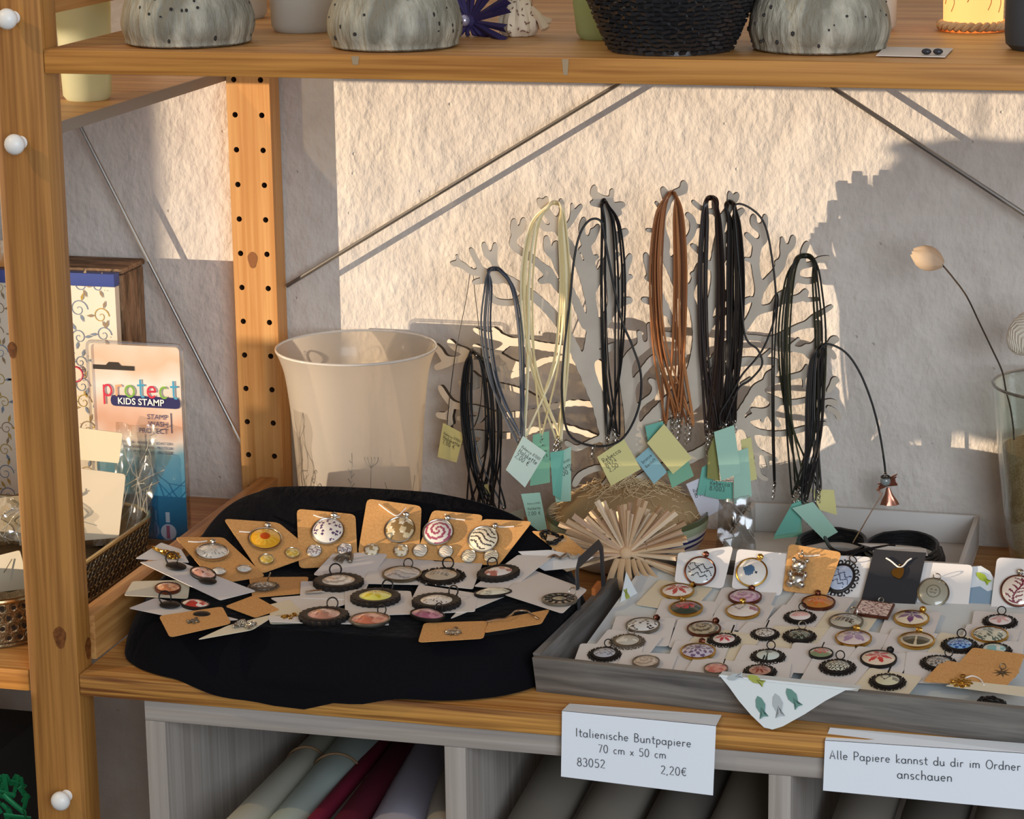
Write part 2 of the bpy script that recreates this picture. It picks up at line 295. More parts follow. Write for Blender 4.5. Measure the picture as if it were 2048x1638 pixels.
def holed_post():
    mb = MB(); x0, x1, y0, y1 = -.0415, 0., .4646, .4896; k0 = -42; k1 = 16; z0 = .3725; n = 16
    xm = (-.034-.0082)/2
    for k in range(k0, k1):
        za, zb = z0+.032*k-.016, z0+.032*k+.016
        for (xa, xb, cx) in ((x0, xm, -.034), (xm, x1, -.0082)):
            cz = z0+.032*k; r = .0026; sq = []; ci = []
            for i in range(n):
                q = 2*math.pi*i/n; c, s = math.cos(q), math.sin(q); t = 1/max(abs(c), abs(s))
                sx = c*t; sz = s*t
                sq.append((cx+(sx*(xb-cx) if sx > 0 else sx*(cx-xa)), y0, cz+sz*.016)); ci.append((cx+r*c, y0, cz+r*s))
            bk = [(p[0], y0+.012, p[2]) for p in ci]
            mb.add(sq+ci, [(i, (i+1) % n, n+(i+1) % n, n+i) for i in range(n)], 0)
            mb.add(ci+bk, [(i, (i+1) % n, n+(i+1) % n, n+i) for i in range(n)], 1); mb.add(bk, [tuple(range(n))], 1)
    za, zb = z0+.032*k0-.016, z0+.032*(k1-1)+.016
    mb.add([(x1, y0, za), (x1, y1, za), (x1, y1, zb), (x1, y0, zb)], [(0, 1, 2, 3)], 0); mb.add([(x0, y0, za), (x0, y1, za), (x0, y1, zb), (x0, y0, zb)], [(3, 2, 1, 0)], 0)
    mb.add([(x0, y1, za), (x1, y1, za), (x1, y1, zb), (x0, y1, zb)], [(3, 2, 1, 0)], 0); mb.add([(x0, y0, zb), (x1, y0, zb), (x1, y1, zb), (x0, y1, zb)], [(0, 1, 2, 3)], 0)
    kp = at(505, 520, Y=y0); knot(mb, kp, (0, -1, 0), .006, 2)
    return mb
holed_post().build('rear_post', [WR, mat('pine_hole', hx('4a2c14'), rough=.8), mat('pine_knot_pale', hx('8a5426'))], fr, smooth=20)
MB().box((-.034, .032, .5025), (-.012, .4646, .54), bev=.001).build('rail', WY_, fr)
MB().box((-.034, .032, -.6), (-.012, .4646, -.56), bev=.001).build('rail', WY_, fr)
def board(name, lab, x0, x1, z, t, m, mf, y0=-.0005, y1=.4930):
    o = MB(); b = MB().box((x0, y0, z-t), (x1, y1, z), bev=.0014); b.m = [0]*len(b.f)
    for i, f in enumerate(b.f):
        if all(b.v[j][1] < y0+.0016 for j in f): b.m[i] = 1
    return b
TZ = .4812
b = board('', '', .0006, 1.2, TZ, .0176, 0, 0)
for px, py, w, h in ((1132, 134, .004, .011), (712, 121, .005, .006)):
    p = at(px, py, Y=-.0007); b.add([(p.x-w/2, -.0008, p.z-h/2), (p.x+w/2*.6, -.0008, p.z-h/2), (p.x+w/2, -.0008, p.z+h/2), (p.x-w*.7, -.0008, p.z+h/2)], [(0, 1, 2, 3)], 2)
tag(b.build('shelf_board', [WTOP, WF, mat('tape_residue', hx('a08a6c'), rough=.6)]), 'upper pine shelf board carrying the speckled grey pots', 'shelf')
tag(board('', '', .0006, 1.2, 0, .0173, 0, 0).build('shelf_board', [WTOP, WL]), 'lower pine shelf board under the jewellery trays', 'shelf')
tag(board('', '', -.8, -.0422, 0, .0173, 0, 0).build('shelf_board', [WTOP, WF]), 'pine shelf board end left of the front post with the openwork metal tray', 'shelf')
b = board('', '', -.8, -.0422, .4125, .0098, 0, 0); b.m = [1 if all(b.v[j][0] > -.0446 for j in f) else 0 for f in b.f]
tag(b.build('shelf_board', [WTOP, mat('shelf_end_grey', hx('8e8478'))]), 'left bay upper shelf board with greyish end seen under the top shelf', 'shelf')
bt = MB().box((-.0165, .034, 0.0002), (.0002, .449, .0365), bev=.001).build('wooden_batten', WY_); tag(bt, 'pine batten along the left end of the lower shelf', 'batten')
# push pins in the front post
for i, (px, py, lab) in enumerate(((14, 38, 'white push pin highest up in the front post'), (29, 289, 'white push pin in the front post just below the upper shelf'), (121, 1602, 'white push pin low in the front post beside the paper compartments'))):
    p = at(px, py, Y=-.0125); t = thing('push_pin', lab, 'pin', (p.x, -.0125, p.z), 'white push pins in the front post'); ax = (Vector((1, 0, 0)), Vector((0, 0, 1)), Vector((0, -1, 0)))
    W = mat('white_plastic', hx('eceae4'), rough=.35)
    MB().lathe([(0, .0), (.0042, 0), (.0048, .001), (.0036, .003), (.0034, .0075)][::1], (p.x, 0, p.z), 20, ax=ax).build('collar', W, t)
    MB().ball((p.x, -.0125, p.z), .0078, 20, sc=(1, 1, .82), ax=ax).build('head', W, t)
# diagonal steel cross braces
ST = mat('steel_rod', hx('8a8782'), rough=.35, metal=.9)
a = at(580, 568, Y=.4775); b_ = at(1230, 172, Y=.4775); d = (b_-a).normalized()
tag(MB().tube([a-d*.004, a+d*.62], .0019, 8).build('brace_rod', ST), 'steel brace rod rising from the holed rear post to the right', 'rod', 'steel cross braces behind the shelves')
a = at(1670, 178, Y=.471); b_ = at(2048, 428, Y=.471); d = (b_-a).normalized()
tag(MB().tube([a-d*.35, a+d*.34], .0021, 8).build('brace_rod', ST), 'steel brace rod falling to the right edge across the wall shadow', 'rod', 'steel cross braces behind the shelves')
a = at(172, 275, Y=.4775); b_ = at(480, 880, Y=.4775); d = (b_-a).normalized()
tag(MB().tube([a-d*.25, b_+d*.03], .0017, 8).build('brace_rod', ST), 'thin steel brace rod in the shaded left bay', 'rod', 'steel cross braces behind the shelves')
# ------------------------------------------------ compartments under the lower shelf, with rolled papers
CU = wood('limed_wood', hx('aca49b'), hx('938a81'), 2, scale=.8, rough=.7, coat=0); CU2 = wood('limed_wood_across', hx('aca49b'), hx('938a81'), 0, scale=.8, rough=.7, coat=0)
cu = thing('paper_cubby', 'whitewashed compartment unit for rolled papers under the lower shelf', 'cabinet', (.44, .23, -.6))
MB().box((.0525, .003, -.0342), (1.05, .44, -.0183), bev=.0006).build('top_panel', CU2, cu)
for x in (.0525, .2935, .5385, .784, 1.034): MB().box((x, .003, -.6), (x+.0165, .44, -.0344), bev=.0006).build('side_panel' if x in (.0525, 1.034) else 'divider', CU, cu)
MB().box((.069, .43, -.6), (1.034, .44, -.0345)).build('back_panel', CU, cu); MB().box((.07, .004, -.6), (1.034, .43, -.585)).build('bottom_panel', CU2, cu)
# rolls: (px at the picture's bottom, px upper, colour, radius, label, band)
def roll(p0, p1, col, r, lab, band=None, group=None, sheet=None):
    p0 = Vector(p0); p1 = Vector(p1); X, Y, N = frame(p1-p0); L = (p1-p0).length
    t = thing('paper_roll', lab, 'paper roll', p0, group); P = pl(col, rough=.75)
    sp = [X*(r*(1-.012*i))*math.cos(i*.35)+Y*(r*(1-.012*i))*math.sin(i*.35) for i in range(46)]
    mb = MB(); k = len(sp); mb.add([p0+s for s in sp]+[p1+s for s in sp], [(i, i+1, k+i+1, k+i) for i in range(k-1)])
    mb.build('rolled_sheet', P, t)
    if band: MB().ring(p0+(p1-p0)*band, r*1.01, .0011, (X, Y), 40).build('rubber_band', pl('8a6a48'), t)
def rollpx(q0, q1, *k, **kw):
    a = at(*q0, Y=.012); b = at(*q1, Y=.30); roll(a-(b-a)*.13, a+(b-a)*1.42, *k, **kw)
rollpx((488, 1668), (655, 1492), 'c6c2b0', .0185, 'cream paper roll with brown rubber band in the first compartment', .55)
rollpx((572, 1690), (722, 1500), 'c6d2c8', .0235, 'wide pale green paper roll in the first compartment', .5)
rollpx((628, 1650), (762, 1494), '8a1c3a', .0075, 'narrow dark red paper roll leaning in the first compartment')
rollpx((688, 1668), (806, 1506), '6a142c', .0135, 'thicker wine red paper roll beside the narrow dark red one')
rollpx((790, 1712), (870, 1540), 'cfcbdc', .030, 'large lavender paper roll in the first compartment')
rollpx((884, 1668), (905, 1530), 'b8b0a2', .014, 'beige paper roll against the first divider')
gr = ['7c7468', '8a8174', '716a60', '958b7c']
for c, (xa, xb) in enumerate(((.312, .538), (.557, .783))):
    for i in range(4):
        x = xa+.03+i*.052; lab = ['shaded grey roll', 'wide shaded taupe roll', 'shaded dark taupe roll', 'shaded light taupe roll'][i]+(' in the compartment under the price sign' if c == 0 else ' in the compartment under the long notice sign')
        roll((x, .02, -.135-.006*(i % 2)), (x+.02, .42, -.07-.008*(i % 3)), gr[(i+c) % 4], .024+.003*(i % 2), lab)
# ------------------------------------------------ two folded paper signs over the shelf edge
SW = mat('sign_paper', hx('e6ecf2'), rough=.8); INK = pl('3c4046', rough=.7)
def sign(lab, tl, tr, br, bl, fl, frr, lines):
    yf = -.0042; P = [at(*q, Y=yf) for q in (tl, tr, br, bl)]; F = [at(*q, Z=.0016) for q in (fl, frr)]
    t = thing('paper_sign', lab, 'sign', P[3], 'folded price signs on the shelf edge')
    N = (P[1]-P[0]).cross(P[3]-P[0]).normalized(); N = N if N.y < 0 else -N
    mb = MB().slab([P[3], P[2], P[1], P[0]], -N, .0005); mb.slab([P[0], P[1], F[1], F[0]], Vector((0, 0, -1)), .0004); mb.build('folded_card', SW, t, smooth=0)
    X = ((P[1]-P[0])+(P[2]-P[3])).normalized(); Yv = N.cross(X).normalized(); mb = MB()
    for txt, a, b, cap in lines:
        pa = at(*a, Y=yf)+N*.0004; pb = at(*b, Y=yf)+N*.0004; wd = sum(G[c][0]+.1 for c in txt)-.1; dx = (pb-pa); size = dx.length/wd
        letters(mb, txt, pa, dx.normalized(), N.cross(dx.normalized()).normalized(), N, size, .042)
    mb.build('handwritten_lettering', INK, t)
sign('white folded price sign reading Italienische Buntpapiere', (1124, 1421), (1432, 1451), (1426, 1591), (1122, 1553), (1139, 1407), (1443, 1430),
     [('Italienische Buntpapiere', (1152, 1472), (1383, 1494), 0), ('70 cm x 50 cm', (1197, 1504), (1333, 1517), 0), ('83052', (1155, 1531), (1211, 1536), 0), (u'2,20\u20ac', (1322, 1547), (1374, 1552), 0)])
sign('white folded notice sign reading Alle Papiere kannst du dir im Ordner anschauen', (1650, 1480), (2078, 1508), (2074, 1622), (1646, 1581), (1660, 1455), (2088, 1490),
     [('Alle Papiere kannst du dir im Ordner', (1660, 1517), (2042, 1541), 0), ('anschauen', (1795, 1556), (1905, 1563), 0)])
# ------------------------------------------------ top shelf
def speckled_pot(px, py, sc, lab, seed):
    rnd = random.Random(seed); g = at(px, py, Z=TZ); r = .0485*sc; c = Vector((g.x, g.y+r*.85, TZ+.0002))
    t = thing('speckled_pot', lab, 'pot', c, 'grey speckled pots on the upper shelf')
    prof = [(.0, 0), (r*.84, 0), (r*.95, r*.1), (r, r*.3), (r*.97, r*.52), (r*.88, r*.75), (r*.72, r*.98), (r*.55, r*1.15), (r*.43, r*1.27), (r*.4, r*1.36), (r*.46, r*1.45), (r*.6, r*1.62), (r*.66, r*1.85), (r*.55, r*2.1), (r*.3, r*2.25), (0, r*2.28)]
    mb = MB(); P = cat_rom([(a, b, 0) for a, b in prof], 4)
    mb.lathe([(max(p.x, 0), max(p.y, 0)) for p in P], c, 96, wob=lambda q, i: 1+.010*math.sin(q*37+i*.5+2*math.sin(q*5+seed))*min(1, i/6)*(1 if i < 40 else .4)+.012*math.sin(q*2+seed))
    for i in range(46):
        q = rnd.uniform(0, 6.283); z = rnd.uniform(.12, 1.0)*r; k = np.interp(z, [b for a, b in prof[1:9]], [a for a, b in prof[1:9]])
        mb.ball(c+Vector((math.cos(q)*k, math.sin(q)*k, z)), rnd.uniform(.0009, .0016), 6, 1, sc=(1, 1, rnd.uniform(.7, 1.7)))
    mb.build('pot_body', [mat('stoneware_grey', hx('b5af9c'), rough=.55, noise=(70, hx('7a7566'), (1, 1, .3)), bump=(190, .9, .004, (1, 1, .22))), pl('2a2624')], t)
speckled_pot(335, 98, 1.0, 'grey speckled ribbed pot at the left end of the upper shelf', 1)
speckled_pot(755, 105, 1.0, 'grey speckled ribbed pot left of the purple paper star', 2)
speckled_pot(1620, 111, 1.02, 'grey speckled ribbed pot right of the black basket', 3)
FR = translucent('frosted_glass', hx('e8e8cc'), .6, .4); FRW = translucent('frosted_glass_white', hx('e9e6dc'), .5, .35)
def tumbler(px, py, r0, r1, h, lab, m, z=TZ, name='frosted_glass', grp='frosted glasses on the upper shelf'):
    g = at(px, py, Z=z); c = Vector((g.x, g.y+r0, z+.0002))
    return tag(MB().lathe([(0, .003), (r0-.004, .003), (r1-.002, h), (r1, h), (r0, .004), (r0-.003, 0), (0, 0)], c, 48).build(name, m, loc=c), lab, 'glass', grp)
tumbler(588, 68, .026, .030, .11, 'frosted glass between the left and middle speckled pots', FRW)
tumbler(474, 40, .018, .02, .1, 'frosted glass half hidden behind the leftmost speckled pot', FRW)
tumbler(1195, 82, .02, .034, .12, 'pale green frosted glass behind the black basket', translucent('frosted_glass_green', hx('e8f2c8'), .6, .4))
tumbler(1725, 66, .022, .024, .1, 'frosted white glass behind the right speckled pot', FRW)
g = at(155, 202, Z=.4125)
tumbler(155, 205, .02, .024, .1, 'greenish frosted glass on the left bay upper shelf', FR, z=.4125, grp=None)
# purple folded paper star
def fan_star(name, lab, c, n, L, wd, col, cols, tilt, a0, a1, vary=0, grp=None, seed=1):
    rnd = random.Random(seed); c = Vector(c); t = thing(name, lab, 'paper star', (c.x, c.y, c.z-L*.5 if tilt else c.z)); X, Y, N = frame(tilt)
    for i in range(n):
        q = math.radians(a0+(a1-a0)*i/(n-1)+rnd.uniform(-4, 4)); d = X*math.cos(q)+Y*math.sin(q); s = N.cross(d); l = L*rnd.uniform(.82, 1.08)*(1-vary*abs(math.sin(q))*rnd.uniform(.6, 1.1)+vary*.25); lift = N*rnd.uniform(.0, .018+.03*vary)
        a = c+d*.004; b = c+d*l+lift; f = wd*rnd.uniform(.8, 1.2); ridge = N*f*.55
        mb = MB().add([a-s*f*.25, a+ridge*.4, a+s*f*.25, b-s*f*.5, b+ridge-d*f*.2, b+s*f*.5], [(0, 1, 4, 3), (1, 2, 5, 4)])
        mb.add([(p[0]-N.x*.0004, p[1]-N.y*.0004, p[2]-N.z*.0004) for p in mb.v[:6]], [(3, 4, 1, 0), (4, 5, 2, 1)])
        k = i % len(cols)
        if cols[k] == 'print':
            for j in range(4):
                u = .3+.15*j; p = a+(b-a)*u+ridge*.5+N*.0006-s*f*.1; mb.add([p, p+d*l*.05, p+d*l*.06+s*f*.25, p+s*f*.22-N*f*.1], [(0, 1, 2, 3)], 1)
        mb.build('paper_strip', [pl(col[k % len(col)], rough=.8), pl('3a342e')], t, smooth=0)
    MB().ball(c, .0058, 12, sc=(1, 1, .7), ax=(X, Y, N)).build('center_knot', pl(col[0], rough=.8), t)
    return t, c, N
p = at(938, 42, Y=.13)
t, c, N = fan_star('paper_star', 'dark purple folded paper star beside the middle speckled pot', p, 15, .042, .007, ['2b1f4a', '352656', '231a3e'], ['x'], (-.2, -1, .15), -20, 200, seed=3)
MB().ball(c+N*.008, .0045, 12).build('bead', mat('crystal_bead', hx('b8b0c8'), rough=.1, metal=.6), t)
mb = MB()
for k in range(7):
    q = math.pi*(1.1+.13*k); mb.tube(cat_rom([c+Vector((.004*math.cos(q), 0, .004*math.sin(q))), c+Vector((.013*math.cos(q), -.004, -.009)), Vector((c.x+.02*math.cos(q), c.y-.006*math.sin(k), TZ+.0015))], 4), .0017, 5)
mb.build('curled_strip', pl('2b1f4a', rough=.8), t)
# paper wrapped bundle with leaf print
p = at(1035, 76, Z=TZ); t = thing('wrapped_bundle', 'cream leaf-print paper bundle tied beside the purple star', 'paper bundle', (p.x, p.y+.015, TZ))
rnd = random.Random(5); mb = MB(); c = Vector((p.x-.003, p.y+.016, TZ+.0004))
mb.lathe([(0, 0), (.011, 0), (.0145, .005), (.0135, .013), (.010, .021), (.0085, .027), (.012, .036), (.009, .045), (0, .046)], c, 40, wob=lambda q, i: 1+.09*math.sin(q*7+i)+.05*math.sin(q*13))
for i in range(120):
    q = rnd.uniform(0, 6.28); z = rnd.uniform(.002, .042); k = np.interp(z, [0, .005, .013, .021, .027, .036, .045], [.0135, .0163, .0152, .0118, .0103, .0138, .0108])
    n = Vector((math.cos(q), math.sin(q), 0)); X, Y, N = frame(n); o = c+n*k+Vector((0, 0, z)); a = rnd.uniform(0, 3.14); d = X*math.cos(a)+Y*math.sin(a); s = N.cross(d); mb.add([o-d*.0016, o+s*.0005, o+d*.0016, o-s*.0005], [(0, 1, 2, 3)], 1)
mb.build('paper_body', [pl('d8c4a8', rough=.8), pl('6a4030')], t)
mb = MB()
for k in range(9): mb.tube(cat_rom([c+Vector((.009, -.002, .02)), c+Vector((.016, -.004+.001*k, .013)), c+Vector((.021+.002*math.sin(k), -.008+.0018*k, .005+.0006*k))], 4), [.003]*4+[.0022]*5, 6)
mb.build('paper_tail', pl('cfb698', rough=.8), t)
# black woven basket
p = at(1318, 112, Z=TZ); r0, r1, h = .042, .063, .05; c = Vector((p.x, p.y+r0*.95, TZ+.0002)); BK = mat('black_cane', hx('1c1c1e'), rough=.3, coat=.5)
t = thing('woven_basket', 'glossy black woven basket on the upper shelf', 'basket', c); mb = MB(); N_ = 64
for i in range(17):
    z = .002+h*i/16; rr = r0+(r1-r0)*(i/16)**.9
    for sgn in (0,): mb.tube([c+Vector(((rr+.0013*(-1)**(i+k))*math.cos(2*math.pi*k/N_), (rr+.0013*(-1)**(i+k))*math.sin(2*math.pi*k/N_), z+.0006*math.sin(k*2.3+i))) for k in range(N_)], .00185, 5, closed=True)
mb.build('woven_side', BK, t)
mb = MB()
for k in range(32):
    q = 2*math.pi*k/32; mb.tube([c+Vector(((r0-.001)*math.cos(q), (r0-.001)*math.sin(q), .001)), c+Vector(((r1-.001)*math.cos(q), (r1-.001)*math.sin(q), h+.002))], .0012, 5)
mb.build('stake', BK, t); MB().lathe([(0, 0), (r0+.001, 0), (r0+.001, .003), (0, .003)], c, 40).build('base', BK, t)
tag(MB().lathe([(0, .004), (.03, .004), (.05, .03), (.054, .07), (.052, .07), (.046, .03), (.0, .006)], c, 40).build('frosted_bowl', FRW, loc=c), 'frosted bowl standing inside the black basket', 'bowl')
# glowing lantern with rope foot, dark cup, small card with studs
p = at(1940, 66, Z=TZ); c = Vector((p.x, p.y+.022, TZ)); t = thing('candle_lantern', 'glowing parchment lantern with a rope foot at the right of the upper shelf', 'lantern', c)
mb = MB().lathe([(.022, .006), (.0225, .03), (.022, .09)], c, 40)
rnd = random.Random(9)
mb.build('parchment_shade', mat('lit_parchment', hx('e9b878'), rough=.7, emit=(hx('ffb868'), 1.25)), t); mb = MB()
for i in range(14):
    q = rnd.uniform(3.4, 6.0); z = rnd.uniform(.012, .04); pts = [c+Vector((.0228*math.cos(q+a), .0228*math.sin(q+a), z+b)) for a, b in ((0, 0), (.12, .006), (.1, .012), (.25, .015))]; mb.tube(cat_rom(pts, 3), .0003, 4)
mb.build('ink_drawing', pl('a85a30'), t)
mb = MB(); n = 90
for s in range(2): mb.tube([c+Vector(((.0238+.0018*math.cos(k*.9+s*math.pi))*math.cos(2*math.pi*k/n), (.0238+.0018*math.cos(k*.9+s*math.pi))*math.sin(2*math.pi*k/n), .0042+.0018*math.sin(k*.9+s*math.pi))) for k in range(n)], .0021, 6, closed=True)
mb.build('rope_ring', pl('d9b68a', rough=.9), t)
p = at(2075, 106, Z=TZ); c = Vector((p.x, p.y+.023, TZ+.0002)); tag(MB().lathe([(0, 0), (.019, 0), (.0235, .004), (.0245, .012), (.0245, .075), (.023, .075), (.0225, .01), (0, .006)], c, 48).build('dark_cup', mat('anthracite_glaze', hx('3a3d42'), rough=.5), loc=c), 'matt anthracite cup cut by the right edge on the upper shelf', 'cup')
q = [at(*a, Z=TZ+.0008) for a in ((1752, 112), (1890, 115), (1906, 98), (1770, 95))]
tag(MB().slab(q, (0, 0, 1), .0006).build('small_card', pl('d8cec4', rough=.8), smooth=0), 'small pale card lying at the edge of the upper shelf', 'card')
for px, lab in ((1853, 'left dark bead stud on the small pale card'), (1876, 'right dark bead stud on the small pale card')):
    tag(MB().ball(at(px, 103, Z=TZ+.0038), .0029, 12, sc=(1.2, 1, .75)).build('ear_stud', mat('dark_bead', hx('2a2a30'), rough=.35)), lab, 'stud')
# ------------------------------------------------ cut-out jewellery tree: two interlocking plates
XB = at(1250, 1035, Y=.385).x
def plate(name, strokes, p0, dx, parent, m, th=.004, cell=.00125):
    """strokes (pixel polylines with pixel radii) laid into the upright plane through p0 along dx; a soft union of them is cut out and given thickness"""
    p0 = Vector(p0); dx = Vector(dx).normalized(); n = Vector((0, 0, 1)).cross(dx).normalized(); segs = []
    for st in strokes:
        q = []
        for (px, py, r) in st:
            P = on_plane(px, py, p0, n); q.append(((P-p0).dot(dx), P.z, r*mpp(P)))
        sm = cat_rom([(a, b, 0) for a, b, c in q], 3) if len(q) > 2 else [Vector((a, b, 0)) for a, b, c in q]
        rr = np.interp(np.linspace(0, len(q)-1, len(sm)), range(len(q)), [c for a, b, c in q])
        for i in range(len(sm)-1): segs.append((sm[i].x, sm[i].y, sm[i+1].x, sm[i+1].y, rr[i], rr[i+1]))
    S = np.array(segs); pad = .008
    x0, x1 = min(S[:, 0].min(), S[:, 2].min())-pad, max(S[:, 0].max(), S[:, 2].max())+pad; z0, z1 = min(S[:, 1].min(), S[:, 3].min())-pad, max(S[:, 1].max(), S[:, 3].max())+pad
    nx, nz = int((x1-x0)/cell)+2, int((z1-z0)/cell)+2; gx, gz = np.meshgrid(x0+np.arange(nx)*cell, z0+np.arange(nz)*cell, indexing='ij')
    acc = np.zeros((nx, nz)); k = .0011
    for ax, az, bx, bz, ra, rb in segs:
        vx, vz = bx-ax, bz-az; L = vx*vx+vz*vz+1e-12; t = np.clip(((gx-ax)*vx+(gz-az)*vz)/L, 0, 1); d = np.hypot(gx-ax-t*vx, gz-az-t*vz)-(ra+(rb-ra)*t)
        acc += np.exp(np.clip(-d/k, -60, 30))/max(1.0, 1.6)
    F = -k*np.log(acc+1e-30)
    vid = {}; vs = []; faces = []; edges = []
    def corner(i, j):
        if ('c', i, j) not in vid: vid['c', i, j] = len(vs); vs.append((gx[i, j], gz[i, j]))
        return vid['c', i, j]
    def cut(a, b):
        a, b = min(a, b), max(a, b)
        if (a, b) not in vid:
            t = F[a]/(F[a]-F[b]); t = min(max(t, .02), .98); vid[a, b] = len(vs); vs.append((gx[a]+(gx[b]-gx[a])*t, gz[a]+(gz[b]-gz[a])*t))
        return vid[a, b]
    ins = F < 0
    for i in range(nx-1):
        row = ins[i:i+2]
        for j in range(nz-1):
            sq = row[:, j:j+2]
            if not sq.any(): continue
            cs = [(i, j), (i+1, j), (i+1, j+1), (i, j+1)]; poly = []; bd = []
            for e in range(4):
                a, b = cs[e], cs[(e+1) % 4]
                if ins[a]: poly.append(corner(*a))
                if ins[a] != ins[b]: c = cut(a, b); poly.append(c); bd.append((c, ins[a]))
            if len(poly) >= 3: faces.append(poly)
            if len(bd) == 2: edges.append((bd[0][0], bd[1][0]) if bd[0][1] else (bd[1][0], bd[0][0]))
            elif len(bd) == 4:
                for q in range(4):
                    if bd[q][1]: edges.append((bd[q][0], bd[(q+1) % 4][0]))
    K = len(vs); P3 = [p0+dx*x-Vector((0, 0, p0.z))+Vector((0, 0, z)) for x, z in vs]; h = n*(th/2); mb = MB()
    mb.add([p-h for p in P3]+[p+h for p in P3], [tuple(f) for f in faces]+[tuple(K+i for i in reversed(f)) for f in faces], 0)
    k0 = len(mb.v); mb.add([p-h for p in P3]+[p+h for p in P3], [(a, b, K+b, K+a) for a, b in edges], 1)
    return mb.build(name, m, parent, smooth=30)
R_ = lambda r, *p: [(x, y, r) for x, y in p]
